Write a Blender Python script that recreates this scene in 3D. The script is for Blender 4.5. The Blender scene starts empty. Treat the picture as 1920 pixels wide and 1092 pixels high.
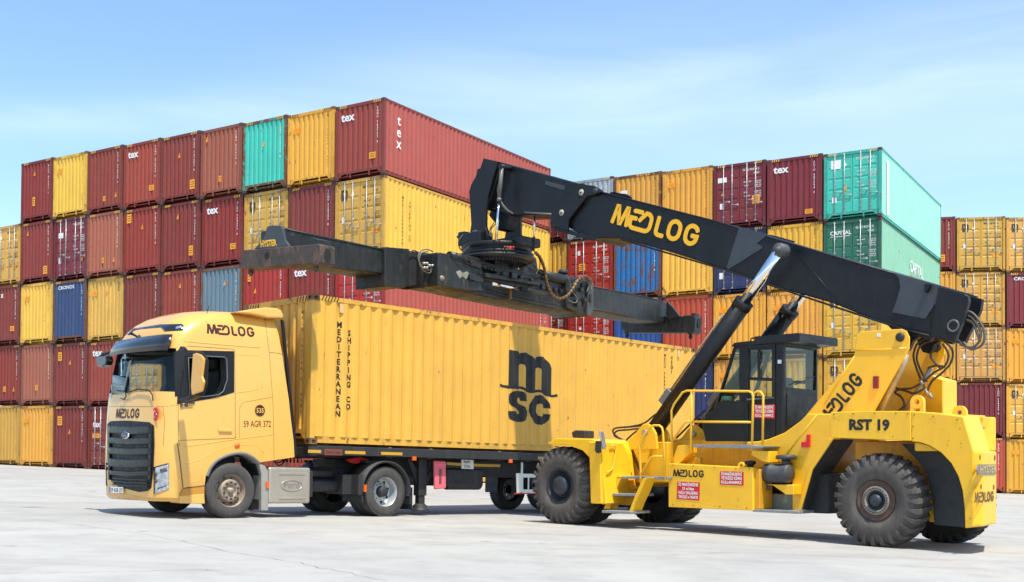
import bpy, bmesh, math, random
from math import sin, cos, pi, radians as R, atan2, sqrt
from mathutils import Vector, Matrix
from mathutils.bvhtree import BVHTree

S = bpy.context.scene
COL = S.collection
HC, FPX, PX0, PY0 = 1.32, 2197.0, 960.0, 856.0      # eye height, focal length and principal point on a 1920 px wide picture

# ------------------------------------------------------------------ camera
cd = bpy.data.cameras.new('camera')
cam = bpy.data.objects.new('camera', cd); COL.objects.link(cam)
cam.location = (0, 0, HC); cam.rotation_euler = (R(90), 0, 0)
cd.sensor_width = 36; cd.lens = 36 * FPX / 1920; cd.shift_y = (PY0 - 546) / 1920
cd.clip_start = 0.1; cd.clip_end = 6000
S.camera = cam

# ------------------------------------------------------------------ sky, sun, exposure
SUN_EL, SUN_AZ = 65.0, 30.0          # height above the horizon; degrees right of straight behind the camera
w = bpy.data.worlds.new('World'); S.world = w; w.use_nodes = True
nt = w.node_tree; nt.nodes.clear()
def wn(t, **k):
    n = nt.nodes.new(t)
    for a, b in k.items(): setattr(n, a, b)
    return n
sky = wn('ShaderNodeTexSky', sky_type='NISHITA', sun_disc=False)
sky.sun_elevation = R(SUN_EL); sky.sun_rotation = R(180 - SUN_AZ)
sky.altitude = 0; sky.air_density = 1.0; sky.dust_density = 0.6; sky.ozone_density = .9
tc = wn('ShaderNodeTexCoord'); mp = wn('ShaderNodeMapping')
mp.inputs['Rotation'].default_value = (0, R(14), R(8)); mp.inputs['Scale'].default_value = (1.3, 2.0, 9.0)
nz = wn('ShaderNodeTexNoise'); nz.inputs['Scale'].default_value = 1.9; nz.inputs['Detail'].default_value = 4; nz.inputs['Roughness'].default_value = .55
nz.inputs['Distortion'].default_value = .6
cr = wn('ShaderNodeValToRGB'); cr.color_ramp.elements[0].position = .15; cr.color_ramp.elements[1].position = .85
cr.color_ramp.elements[1].color = (.55, .55, .55, 1)
sx = wn('ShaderNodeSeparateXYZ')
mixc = wn('ShaderNodeMix', data_type='RGBA'); mixc.inputs[7].default_value = (6.4, 6.9, 7.9, 1)
bg = wn('ShaderNodeBackground'); bg.inputs['Strength'].default_value = .15
out = wn('ShaderNodeOutputWorld')
L = nt.links.new
L(tc.outputs['Generated'], mp.inputs['Vector']); L(mp.outputs['Vector'], nz.inputs['Vector'])
# faint cirrus drawn out along one band of the sky
L(tc.outputs['Generated'], sx.inputs[0])
def mth(op, a, b=None):
    q = wn('ShaderNodeMath', operation=op)
    for i, v in enumerate((a, b)):
        if v is None: continue
        if isinstance(v, (int, float)): q.inputs[i].default_value = v
        else: L(v, q.inputs[i])
    return q.outputs[0]
ty = mth('MAXIMUM', sx.outputs['Y'], .05); el_ = mth('DIVIDE', sx.outputs['Z'], ty); az_ = mth('DIVIDE', sx.outputs['X'], ty)
dv = mth('SUBTRACT', el_, mth('ADD', mth('MULTIPLY', az_, .05), .305)); bw = mth('ADD', mth('MULTIPLY', az_, .12), .055)
bw = mth('MAXIMUM', bw, .02); qd = mth('DIVIDE', dv, bw); band = mth('EXPONENT', mth('MULTIPLY', mth('MULTIPLY', qd, qd), -1.))
L(nz.outputs['Fac'], cr.inputs['Fac']); L(mth('MULTIPLY', mth('ADD', mth('MULTIPLY', band, .62), .0), cr.outputs['Color']), mixc.inputs[0])
tn = wn('ShaderNodeVectorMath', operation='MULTIPLY'); tn.inputs[1].default_value = (.93, 1.03, 1.08); L(sky.outputs['Color'], tn.inputs[0]); L(tn.outputs[0], mixc.inputs[6]); L(mixc.outputs[2], bg.inputs['Color']); L(bg.outputs['Background'], out.inputs['Surface'])
sd = bpy.data.lights.new('sun', 'SUN'); sd.energy = 4.0; sd.angle = R(1.2); sd.color = (1, .94, .82)
sun = bpy.data.objects.new('sun', sd); COL.objects.link(sun)
to_sun = Vector((cos(R(SUN_EL)) * sin(R(SUN_AZ)), -cos(R(SUN_EL)) * cos(R(SUN_AZ)), sin(R(SUN_EL))))
sun.rotation_euler = to_sun.to_track_quat('Z', 'Y').to_euler()
S.view_settings.view_transform = 'Standard'; S.view_settings.look = 'None'
S.view_settings.exposure = 0.64; S.view_settings.gamma = 1
S.cycles.max_bounces = 8

# ------------------------------------------------------------------ materials
MATS = {}
def mat(name, color=None, rough=.5, metal=0., spec=.5, noise=0., nscale=6., bump=0., bscale=40., objcol=False,
        rust=0., rustcol=(.16, .055, .02), streak=0., coat=0., emit=None, dirt=(.25, .2, .15), edge=0., trans=0.):
    if name in MATS: return MATS[name]
    m = bpy.data.materials.new(name); m.use_nodes = True; MATS[name] = m
    t = m.node_tree; n = t.nodes; l = t.links.new
    b = n['Principled BSDF']; b.inputs['Roughness'].default_value = rough; b.inputs['Metallic'].default_value = metal
    b.inputs['Specular IOR Level'].default_value = spec; b.inputs['Coat Weight'].default_value = coat
    b.inputs['Coat Roughness'].default_value = .12
    if trans: b.inputs['Transmission Weight'].default_value = trans; b.inputs['IOR'].default_value = 1.1
    if objcol:
        oi = n.new('ShaderNodeObjectInfo'); src = oi.outputs['Color']; rnd = oi.outputs['Random']
    else:
        rg = n.new('ShaderNodeRGB'); rg.outputs[0].default_value = (*color, 1); src = rg.outputs[0]; rnd = None
    tcn = n.new('ShaderNodeTexCoord')
    def vec(scale):
        mpn = n.new('ShaderNodeMapping'); mpn.inputs['Scale'].default_value = scale
        l(tcn.outputs['Object'], mpn.inputs['Vector'])
        if rnd is not None:
            ad = n.new('ShaderNodeCombineXYZ'); mu = n.new('ShaderNodeMath'); mu.operation = 'MULTIPLY'; mu.inputs[1].default_value = 137.
            l(rnd, mu.inputs[0])
            for i in range(3): l(mu.outputs[0], ad.inputs[i])
            l(ad.outputs[0], mpn.inputs['Location'])
        return mpn.outputs[0]
    def noise_n(scale, v, detail=6, ro=.6):
        q = n.new('ShaderNodeTexNoise'); q.inputs['Scale'].default_value = scale; q.inputs['Detail'].default_value = detail
        q.inputs['Roughness'].default_value = ro; l(v, q.inputs['Vector']); return q.outputs['Fac']
    def ramp(fac, p0, p1, hi=1.):
        c = n.new('ShaderNodeMapRange'); c.inputs[1].default_value = p0; c.inputs[2].default_value = p1; c.inputs[4].default_value = hi
        l(fac, c.inputs[0]); return c.outputs[0]
    def mix(fac, a, bcol, blend='MIX'):
        c = n.new('ShaderNodeMix'); c.data_type = 'RGBA'; c.blend_type = blend
        if isinstance(fac, float): c.inputs[0].default_value = fac
        else: l(fac, c.inputs[0])
        l(a, c.inputs[6])
        if isinstance(bcol, tuple): c.inputs[7].default_value = (*bcol, 1)
        else: l(bcol, c.inputs[7])
        return c.outputs[2]
    if noise:
        f = noise_n(nscale, vec((1, 1, 1)))
        hv = n.new('ShaderNodeHueSaturation'); l(src, hv.inputs['Color'])
        v = n.new('ShaderNodeMapRange'); v.inputs[1].default_value = .3; v.inputs[2].default_value = .7
        v.inputs[3].default_value = 1 - noise; v.inputs[4].default_value = 1 + noise; l(f, v.inputs[0]); l(v.outputs[0], hv.inputs['Value'])
        src = hv.outputs[0]
    if streak:
        f = noise_n(1.0, vec((9, 9, .5)), 5, .7); src = mix(ramp(f, .48, .72, streak), src, dirt)
        f = noise_n(1.3, vec((1, 1, 1)), 5, .6); src = mix(ramp(f, .5, .75, streak * .6), src, dirt)
    if rust:
        f1 = noise_n(3.2, vec((1.6, 1.6, .7)), 9, .72)
        src = mix(ramp(f1, .66 - rust * .16, .69 - rust * .14), src, rustcol)
    l(src, b.inputs['Base Color'])
    if bump:
        f = noise_n(bscale, vec((1, 1, 1)), 4); bp = n.new('ShaderNodeBump'); bp.inputs['Strength'].default_value = bump
        bp.inputs['Distance'].default_value = .02; l(f, bp.inputs['Height']); l(bp.outputs[0], b.inputs['Normal'])
    rn = noise_n(7., vec((1, 1, 1)), 5); rr = n.new('ShaderNodeMapRange'); rr.inputs[3].default_value = max(.02, rough - .1); rr.inputs[4].default_value = min(1, rough + .12)
    rr.inputs[1].default_value = .3; rr.inputs[2].default_value = .7
    if rough > .1: l(rn, rr.inputs[0]); l(rr.outputs[0], b.inputs['Roughness'])
    if emit:
        b.inputs['Emission Color'].default_value = (*emit[:3], 1); b.inputs['Emission Strength'].default_value = emit[3]
    return m

def glass(name, color, rough=0., mixf=.25):
    """thin pane: mostly see-through, tinted, with a mirror-like share"""
    if name in MATS: return MATS[name]
    m = bpy.data.materials.new(name); m.use_nodes = True; MATS[name] = m
    t = m.node_tree; n = t.nodes; l = t.links.new; n.remove(n['Principled BSDF'])
    tr = n.new('ShaderNodeBsdfTransparent'); tr.inputs[0].default_value = (*color, 1)
    gl = n.new('ShaderNodeBsdfGlossy'); gl.inputs['Roughness'].default_value = rough
    fr = n.new('ShaderNodeLayerWeight'); fr.inputs[0].default_value = .5
    pw = n.new('ShaderNodeMath'); pw.operation = 'POWER'; pw.inputs[1].default_value = 5; l(fr.outputs['Facing'], pw.inputs[0])
    ad = n.new('ShaderNodeMath'); ad.operation = 'MULTIPLY_ADD'; ad.inputs[1].default_value = .6; ad.inputs[2].default_value = .02 + mixf * .08; l(pw.outputs[0], ad.inputs[0])
    mx = n.new('ShaderNodeMixShader'); l(ad.outputs[0], mx.inputs[0]); l(tr.outputs[0], mx.inputs[1]); l(gl.outputs[0], mx.inputs[2])
    l(mx.outputs[0], n['Material Output'].inputs[0])
    return m

# ------------------------------------------------------------------ mesh helpers
class MB:
    """collects shapes; build() links them as ONE mesh object"""
    def __init__(s): s.v = []; s.f = []; s.sm = []
    def add(s, vs, fs, smooth=False, M=None):
        o = len(s.v)
        s.v += [tuple(M @ Vector(p)) if M is not None else tuple(p) for p in vs]
        s.f += [tuple(i + o for i in f) for f in fs]; s.sm += [smooth] * len(fs)
        return s
    def box(s, x0, x1, y0, y1, z0, z1, M=None):
        x0, x1 = min(x0, x1), max(x0, x1); y0, y1 = min(y0, y1), max(y0, y1); z0, z1 = min(z0, z1), max(z0, z1)
        v = [(x, y, z) for z in (z0, z1) for y in (y0, y1) for x in (x0, x1)]
        return s.add(v, [(0, 2, 3, 1), (4, 5, 7, 6), (0, 1, 5, 4), (2, 6, 7, 3), (0, 4, 6, 2), (1, 3, 7, 5)], False, M)
    def prism(s, poly, ax, t0, t1, M=None):
        """poly: 2-D outline in the two axes other than ax (cyclic order kept); extruded t0..t1 along ax"""
        t0, t1 = min(t0, t1), max(t0, t1)
        a = sum(poly[i][0] * poly[(i + 1) % len(poly)][1] - poly[(i + 1) % len(poly)][0] * poly[i][1] for i in range(len(poly)))
        if a < 0: poly = poly[::-1]
        def P(p, t): return {0: (t, p[0], p[1]), 1: (p[0], t, p[1]), 2: (p[0], p[1], t)}[ax]
        n = len(poly); v = [P(p, t0) for p in poly] + [P(p, t1) for p in poly]
        lo = tuple(range(n))[::-1]; hi = tuple(range(n, 2 * n)); sd_ = [(i, (i + 1) % n, (i + 1) % n + n, i + n) for i in range(n)]
        f = [lo, hi] + sd_
        if ax == 1: f = [q[::-1] for q in f]
        return s.add(v, f, False, M)
    def tube(s, pts, r, seg=8, closed=False, caps=True, M=None):
        pts = [Vector(p) for p in pts]; n = len(pts); v = []; f = []
        rs = r if isinstance(r, (list, tuple)) else [r] * n
        up = None
        for i, p in enumerate(pts):
            if closed: d = (pts[(i + 1) % n] - pts[i - 1])
            else: d = (pts[min(i + 1, n - 1)] - pts[max(i - 1, 0)])
            if d.length < 1e-9: d = Vector((0, 0, 1))
            d.normalize()
            if up is None:
                up = d.orthogonal().normalized()
            else:
                up = (up - d * up.dot(d))
                if up.length < 1e-6: up = d.orthogonal()
                up.normalize()
            e = d.cross(up)
            for k in range(seg):
                a = 2 * pi * k / seg; v.append(p + (up * cos(a) + e * sin(a)) * rs[i])
        m = n if closed else n - 1
        for i in range(m):
            for k in range(seg):
                a = i * seg + k; b = i * seg + (k + 1) % seg; c = ((i + 1) % n) * seg + (k + 1) % seg; d_ = ((i + 1) % n) * seg + k
                f.append((a, b, c, d_))
        s.add(v, f, True, M)
        if caps and not closed:
            s.add(v[:seg], [tuple(range(seg))[::-1]], False, M); s.add(v[-seg:], [tuple(range(seg))], False, M)
        return s
    def cyl(s, p0, p1, r, seg=20, M=None): return s.tube([p0, p1], r, seg, M=M)
    def lathe(s, prof, c, axis, seg=32, M=None, smooth=True):
        """prof: (radius, distance along axis) list; axis a vector"""
        ax = Vector(axis).normalized(); u = ax.orthogonal().normalized(); w_ = ax.cross(u); c = Vector(c)
        v = []; f = []
        for r, t in prof:
            for k in range(seg):
                a = 2 * pi * k / seg; v.append(c + ax * t + (u * cos(a) + w_ * sin(a)) * r)
        for i in range(len(prof) - 1):
            for k in range(seg):
                f.append((i * seg + k, i * seg + (k + 1) % seg, (i + 1) * seg + (k + 1) % seg, (i + 1) * seg + k))
        return s.add(v, f, smooth, M)
    def build(s, name, m, parent=None, bevel=0, label=None, seg=1, recalc=True, M=None, ang=30):
        me = bpy.data.meshes.new(name); me.from_pydata(s.v, [], s.f)
        for p, q in zip(me.polygons, s.sm): p.use_smooth = q
        b = bmesh.new(); b.from_mesh(me)
        bmesh.ops.remove_doubles(b, verts=b.verts, dist=2e-5)
        if recalc: bmesh.ops.recalc_face_normals(b, faces=b.faces)
        if bevel:
            ed = [e for e in b.edges if len(e.link_faces) == 2 and e.calc_face_angle(0) > R(ang) and not (e.link_faces[0].smooth and e.link_faces[1].smooth)]
            bmesh.ops.bevel(b, geom=ed, offset=bevel, segments=seg, affect='EDGES', clamp_overlap=True, profile=.6)
        if M is not None: b.transform(M)
        b.to_mesh(me); b.free()
        return link(name, me, m, parent, label)

def link(name, me, m, parent=None, label=None):
    if m is not None:
        me.materials.clear(); me.materials.append(m)
    o = bpy.data.objects.new(name, me); COL.objects.link(o)
    if parent is not None: o.parent = parent
    if label: o['label'] = label
    return o
def thing(name, label, cat, group=None, loc=(0, 0, 0), rot=(0, 0, 0)):
    o = bpy.data.objects.new(name, None); COL.objects.link(o); o.location = loc; o.rotation_euler = rot
    o.empty_display_size = .3; o['label'] = label; o['category'] = cat
    if group: o['group'] = group
    return o
def tag(o, label, cat, group=None):
    o['label'] = label; o['category'] = cat
    if group: o['group'] = group
    return o
def framem(o):
    return Matrix.Translation(o.location) @ o.rotation_euler.to_matrix().to_4x4()

def boolean(o, cutters, op='DIFFERENCE'):
    """cut for real, then throw the cutters away"""
    for c in cutters:
        md = o.modifiers.new('b', 'BOOLEAN'); md.operation = op; md.object = c; md.solver = 'EXACT'
    dg = bpy.context.evaluated_depsgraph_get(); dg.update()
    me = bpy.data.meshes.new_from_object(o.evaluated_get(dg)); o.modifiers.clear(); o.data = me
    for c in cutters: bpy.data.objects.remove(c, do_unlink=True)
    return o

_txt = {}
def text_mesh(txt, size=1., bold=.0, space=1.):
    """flat mesh (verts, faces) of a string in the built-in font, left-bottom at the origin"""
    k = (txt, bold, space)
    if k not in _txt:
        c = bpy.data.curves.new('t', 'FONT'); c.body = txt; c.size = 1; c.offset = bold; c.space_character = space; c.resolution_u = 2
        o = bpy.data.objects.new('t', c); COL.objects.link(o)
        dg = bpy.context.evaluated_depsgraph_get(); dg.update()
        me = bpy.data.meshes.new_from_object(o.evaluated_get(dg))
        vs = [(v.co.x, v.co.y) for v in me.vertices]; fs = [tuple(p.vertices) for p in me.polygons]
        bpy.data.objects.remove(o, do_unlink=True); bpy.data.curves.remove(c); bpy.data.meshes.remove(me)
        x0 = min(v[0] for v in vs); 
        _txt[k] = ([(a - x0, b) for a, b in vs], fs)
    vs, fs = _txt[k]
    return [(a * size, b * size) for a, b in vs], fs
def text_width(vs): return max(v[0] for v in vs) - min(v[0] for v in vs)

def strokes(paths, wd, closed=(), cap=.5):
    """flat ribbons with mitred joints and soft ends along 2-D polylines; each lies a hair above the last"""
    vs = []; fs = []
    for k, p in enumerate(paths):
        P = [Vector(q[:2]) for q in p]; n = len(P); cl_ = k in closed; z = k * .0012; L_ = []; R_ = []
        for i in range(n):
            a = P[i - 1] if (i or cl_) else None; b = P[(i + 1) % n] if (i < n - 1 or cl_) else None; t = []
            if a is not None: t.append((P[i] - a).normalized())
            if b is not None: t.append((b - P[i]).normalized())
            m = Vector((-t[0].y, t[0].x))
            if len(t) == 2:
                m2 = Vector((-t[1].y, t[1].x)); mm = m + m2; mm = mm.normalized() if mm.length > 1e-6 else m; m = mm * min(1.9, 1 / max(.2, mm.dot(m)))
            L_.append(P[i] + m * wd / 2); R_.append(P[i] - m * wd / 2)
        o = len(vs); vs += [(q.x, q.y, z) for q in L_] + [(q.x, q.y, z) for q in R_]
        for i in range(n if cl_ else n - 1): j_ = (i + 1) % n; fs.append((o + i, o + n + i, o + n + j_, o + j_))
        if not cl_:
            for e, f in ((0, 1), (n - 1, n - 2)):
                d = (P[e] - P[f]).normalized(); q = Vector((-d.y, d.x)); c = P[e]; o = len(vs)
                for a in range(7): an = pi * a / 6; w_ = q * cos(an) * wd / 2 + d * sin(an) * wd / 2 * cap; vs.append((c.x + w_.x, c.y + w_.y, z))
                fs.append(tuple(range(o, o + 7))[::-1])
    return vs, fs
def arc(cx, cy, r, a0, a1, n=7, ry=None):
    ry = ry or r
    return [(cx + r * cos(R(a0 + (a1 - a0) * i / n)), cy + ry * sin(R(a0 + (a1 - a0) * i / n))) for i in range(n + 1)]

def logo_medlog():
    """the haulier's word mark, drawn with strokes; height 1"""
    P = [[(0, .06), (.12, .94), (.20, .94), (.42, .12), (.50, .12), (.74, .94), (.82, .94), (.90, .06)]]
    P.append([(1.72, .94), (1.3, .94)] + arc(1.3, .84, .10, 90, 150, 3)[1:])
    P.append([(1.44, .56), (1.10, .56), (1.10, .3)] + arc(1.32, .28, .22, 180, 270)[1:] + [(2.05, .06)] + arc(2.05, .34, .28, 270, 360)[1:] + [(2.33, .66)] + arc(2.05, .66, .28, 0, 90)[1:] + [(1.96, .94), (1.62, .50)])
    P.append([(2.74, .94), (2.74, .24)] + arc(2.92, .24, .18, 180, 270)[1:] + [(3.2, .06)])
    P.append(arc(3.78, .62, .32, 0, 180) + arc(3.78, .38, .32, 180, 360))
    P.append(arc(4.80, .62, .32, 20, 180) + arc(4.80, .38, .32, 180, 360) + [(5.12, .46), (4.82, .46)])
    return strokes(P, .225, closed=(4,))
def logo_msc():
    """bold m over sc; about 1 wide, 1.32 high"""
    Q = [[(170, 78), (262, 90), (262, 442), (165, 440)], [(320, 240), (412, 240), (412, 452), (320, 440)], [(462, 240), (553, 240), (553, 474), (462, 456)],
         [(262, 112), (275, 97), (310, 90), (340, 95), (375, 120), (400, 143), (412, 160), (412, 240), (320, 240), (314, 218), (298, 203), (278, 200), (262, 212)],
         [(412, 128), (420, 118), (445, 110), (485, 114), (515, 140), (540, 175), (553, 215), (553, 240), (462, 240), (456, 228), (440, 218), (425, 220), (412, 232)],
         [(97, 402), (125, 414), (165, 416), (210, 410), (250, 408), (290, 414), (330, 434), (370, 440), (410, 434), (440, 428), (470, 436), (510, 456), (555, 466), (585, 466), (610, 456), (618, 478), (590, 488), (550, 490), (505, 478), (465, 456), (440, 452), (410, 460), (370, 468), (325, 458), (285, 436), (250, 430), (210, 436), (165, 444), (115, 436), (92, 420)],
         [(340, 550), (335, 500), (320, 475), (290, 460), (250, 456), (210, 466), (182, 492), (174, 530), (182, 575), (205, 605), (245, 630), (268, 648), (272, 665), (258, 675), (240, 672), (234, 650), (168, 650), (172, 690), (190, 725), (225, 745), (262, 748), (300, 742), (330, 720), (345, 680), (342, 635), (320, 605), (280, 585), (250, 565), (243, 545), (250, 525), (265, 518), (275, 530), (278, 548)],
         [(550, 600), (545, 560), (520, 520), (490, 488), (450, 478), (410, 490), (378, 530), (360, 580), (357, 640), (370, 690), (395, 735), (430, 760), (470, 764), (510, 745), (540, 705), (550, 658), (490, 655), (485, 675), (465, 685), (440, 675), (425, 645), (424, 600), (435, 568), (455, 560), (475, 565), (488, 580), (490, 600)]]
    vs = []; fs = []
    for k, q in enumerate(Q):
        o = len(vs); vs += [((x - 165) / 388, (764 - y) / 686 * 1.32, .001 * k) for x, y in q[::-1]]; fs.append(tuple(range(o, o + len(q))))
    return vs, fs

def mesh2d(mb, d, org, ux, uy, sx=1., sy=None, off=0., zs=1.):
    """lay a flat 2-D drawing d in space: org + x*ux + y*uy"""
    sy = sy or sx; org = Vector(org); ux = Vector(ux).normalized(); uy = Vector(uy).normalized(); nn = ux.cross(uy) * off
    mb.add([org + ux * (p[0] * sx) + uy * (p[1] * sy) + nn + ux.cross(uy).normalized() * ((p[2] if len(p) > 2 else 0) * zs) for p in d[0]], d[1]); return mb

def sag(p0, p1, drop, n=10, bow=(0, 0, 0)):
    p0, p1, bow = Vector(p0), Vector(p1), Vector(bow); out = []
    for i in range(n + 1):
        t = i / n; k = 4 * t * (1 - t); out.append(p0.lerp(p1, t) + bow * k - Vector((0, 0, drop * k)))
    return out
def spline(pts, n=6):
    """smooth path through the points (Catmull-Rom)"""
    P = [Vector(p) for p in pts]; P = [P[0] * 2 - P[1]] + P + [P[-1] * 2 - P[-2]]; o = []
    for i in range(1, len(P) - 2):
        a, b, c, d = P[i - 1:i + 3]
        for k in range(n):
            t = k / n; o.append(.5 * ((2 * b) + (c - a) * t + (2 * a - 5 * b + 4 * c - d) * t * t + (3 * b - a - 3 * c + d) * t ** 3))
    o.append(P[-2]); return o

def ground_z(x, y):
    def ss(a, b, t):
        t = min(1, max(0, (t - a) / (b - a))); return t * t * (3 - 2 * t)
    return -.0304 * x + .04 - .06 * ss(20, 29, y) + .17 * ss(30, 44, y)
# ------------------------------------------------------------------ ground
def build_ground():
    xs = [-900, -300, -120] + [i * 3 - 75 for i in range(51)] + [120, 300, 900]
    ys = [-600, -150, -40, -10] + [i * 1.5 for i in range(60)] + [95, 120, 200, 500, 1500]
    mb = MB(); n = len(xs)
    for y in ys:
        for x in xs: mb.v.append((x, y, ground_z(max(-75, min(75, x)), y)))
    for j in range(len(ys) - 1):
        for i in range(n - 1): mb.f.append((j * n + i, j * n + i + 1, (j + 1) * n + i + 1, (j + 1) * n + i)); mb.sm.append(True)
    m = bpy.data.materials.new('concrete yard'); m.use_nodes = True; t = m.node_tree; nn = t.nodes; l = t.links.new
    b = nn['Principled BSDF']; b.inputs['Roughness'].default_value = .85; b.inputs['Specular IOR Level'].default_value = .3
    tcn = nn.new('ShaderNodeTexCoord')
    def noise(sc, scale=(1, 1, 1), det=6, ro=.6, rot=0):
        mpn = nn.new('ShaderNodeMapping'); mpn.inputs['Scale'].default_value = scale; mpn.inputs['Rotation'].default_value = (0, 0, rot)
        l(tcn.outputs['Object'], mpn.inputs['Vector']); q = nn.new('ShaderNodeTexNoise'); q.inputs['Scale'].default_value = sc
        q.inputs['Detail'].default_value = det; q.inputs['Roughness'].default_value = ro; l(mpn.outputs[0], q.inputs['Vector']); return q.outputs['Fac']
    def rng(f, a, c, lo, hi):
        q = nn.new('ShaderNodeMapRange'); q.inputs[1].default_value = a; q.inputs[2].default_value = c; q.inputs[3].default_value = lo; q.inputs[4].default_value = hi
        l(f, q.inputs[0]); return q.outputs[0]
    def mix(f, a, c):
        q = nn.new('ShaderNodeMix'); q.data_type = 'RGBA'
        l(f, q.inputs[0])
        for s_, v in ((6, a), (7, c)):
            if isinstance(v, tuple): q.inputs[s_].default_value = (*v, 1)
            else: l(v, q.inputs[s_])
        return q.outputs[2]
    c = mix(rng(noise(.22), .35, .65, 0, 1), (.345, .342, .325), (.41, .397, .365))
    c = mix(rng(noise(1.1, (1, 1, 1), 8, .7), .45, .7, 0, .5), c, (.235, .225, .21))
    c = mix(rng(noise(.5, (.22, 1.6, 1), 8, .7, .12), .55, .72, 0, .32), c, (.17, .16, .148))     # long dirty wheel streaks
    c = mix(rng(noise(.35, (1.2, .25, 1), 7, .65, -.7), .58, .74, 0, .4), c, (.31, .255, .205))
    c = mix(rng(noise(14, (1, 1, 1), 4, .7), .62, .75, 0, .35), c, (.15, .145, .135))
    c = mix(rng(noise(.9, (1, 1, 1), 3, .5), .70, .74, 0, .5), c, (.12, .115, .11))                  # oil spots
    l(c, b.inputs['Base Color'])
    bp = nn.new('ShaderNodeBump'); bp.inputs['Strength'].default_value = .35; bp.inputs['Distance'].default_value = .01
    l(noise(30, (1, 1, 1), 5, .7), bp.inputs['Height']); l(bp.outputs[0], b.inputs['Normal'])
    g = mb.build('concrete_ground', m, recalc=False); g['kind'] = 'structure'
build_ground()
def crack(name, pts, wd, label):
    mb = MB(); random.seed(len(pts))
    q = spline(pts, 10); o = []
    for p in q: o.append(Vector((p.x + random.uniform(-.04, .04), p.y + random.uniform(-.06, .06), 0)))
    for a, b in zip(o[:-1], o[1:]):
        d = (b - a).normalized(); nn = Vector((-d.y, d.x, 0)) * wd * random.uniform(.4, 1)
        mb.add([(p.x, p.y, ground_z(p.x, p.y) + .004) for p in (a - nn, b - nn, b + nn, a + nn)], [(0, 1, 2, 3)])
    o = mb.build(name, mat('crack', (.23, .21, .18), .9), recalc=False); o['kind'] = 'structure'
def on_ground(px, py):
    k = (px - PX0) / FPX; y = (HC - .04) / ((py - PY0) / FPX - .0304 * k); return (k * y, y, 0)
crack('pavement_crack', [on_ground(*p) for p in ((60, 974), (260, 1000), (405, 1030), (560, 1056), (720, 1090))], .006, '')
crack('pavement_crack', [on_ground(*p) for p in ((-40, 1077), (180, 1073), (360, 1069), (420, 1071))], .006, '')
crack('pavement_crack', [on_ground(*p) for p in ((1240, 1042), (1400, 1036), (1560, 1050), (1700, 1062), (1960, 1072))], .007, '')
crack('pavement_crack', [on_ground(*p) for p in ((1700, 1024), (1790, 1030), (1860, 1036), (1960, 1040))], .008, '')

# ------------------------------------------------------------------ shipping containers
CW, CL, CH = 2.438, 12.192, 2.896
SRGB = lambda r, g, b: tuple(((c / 255) / 12.92 if c <= 10 else ((c / 255 + .055) / 1.055) ** 2.4) for c in (r, g, b))
COLR = {
    'yellow': SRGB(228, 178, 66), 'yellow2': SRGB(220, 162, 58), 'yellow3': SRGB(208, 160, 72), 'red': SRGB(142, 53, 43), 'red2': SRGB(130, 43, 35),
    'dark red': SRGB(116, 36, 30), 'brown red': SRGB(154, 76, 60), 'bright red': SRGB(158, 34, 30), 'brick': SRGB(176, 72, 50), 'teal': SRGB(62, 186, 164),
    'green': SRGB(34, 108, 84), 'navy': SRGB(44, 68, 110), 'grey blue': SRGB(96, 118, 130), 'blue': SRGB(10, 112, 176), 'royal': SRGB(28, 82, 150),
    'dark blue': SRGB(30, 48, 92), 'silver': SRGB(176, 186, 190), 'maroon': SRGB(118, 36, 44),
}
MP = mat('container paint', rough=.5, objcol=True, noise=.06, nscale=1.2, rust=.12, streak=.2, dirt=(.2, .13, .08))
MPR = mat('container paint rusty', rough=.6, objcol=True, noise=.1, nscale=1.2, rust=.8, streak=.35, dirt=(.2, .1, .05))
MFR = mat('container frame paint', rough=.6, objcol=True, noise=.1, nscale=3, rust=.38, streak=.3, dirt=(.12, .08, .06))
MFRR = mat('container frame rusty', rough=.7, objcol=True, noise=.1, nscale=3, rust=1.6, streak=.4, dirt=(.12, .08, .06))
MCAST = mat('casting', SRGB(74, 52, 50), .7, noise=.2, nscale=9, rust=.9)
MZINC = mat('zinc rod', SRGB(170, 172, 172), .45, metal=.5, noise=.12, nscale=9, rust=.3)
MWHITE = mat('marking white', SRGB(228, 228, 224), .6, noise=.05)
MDARK = mat('marking dark', SRGB(52, 44, 34), .6)
MORANGE = mat('placard orange', SRGB(245, 160, 20), .5, noise=.05)
MREDP = mat('placard orange deep', SRGB(240, 120, 20), .5)
MBLACK = mat('dark void', (.012, .011, .011), .9)
MTEALL = mat('marking blue', SRGB(60, 110, 150), .6)

def corr(mb, a0, a1, z0, z1, d_out, d_in, widths, place):
    """trapezoid corrugation along a; place(a, depth, z) -> point. returns break list"""
    br = [(a0, d_out)]; a = a0; i = 0
    w = list(widths); per = sum(w); n = max(1, int((a1 - a0 - w[0]) / per)); left = (a1 - a0 - w[0] - n * per) / 2
    a = a0 + left; br.append((a, d_out)); 
    for k in range(n):
        a += w[0]; br.append((a, d_out)); a += w[1]; br.append((a, d_in)); a += w[2]; br.append((a, d_in)); a += w[3]; br.append((a, d_out))
    br.append((a1, d_out))
    o = []
    for p in br:
        if not o or p[0] - o[-1][0] > 1e-4: o.append(p)
    vs = [place(p[0], p[1], z0) for p in o] + [place(p[0], p[1], z1) for p in o]; m = len(o)
    mb.add(vs, [(i, i + 1, m + i + 1, m + i) for i in range(m - 1)])
    return o

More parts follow.
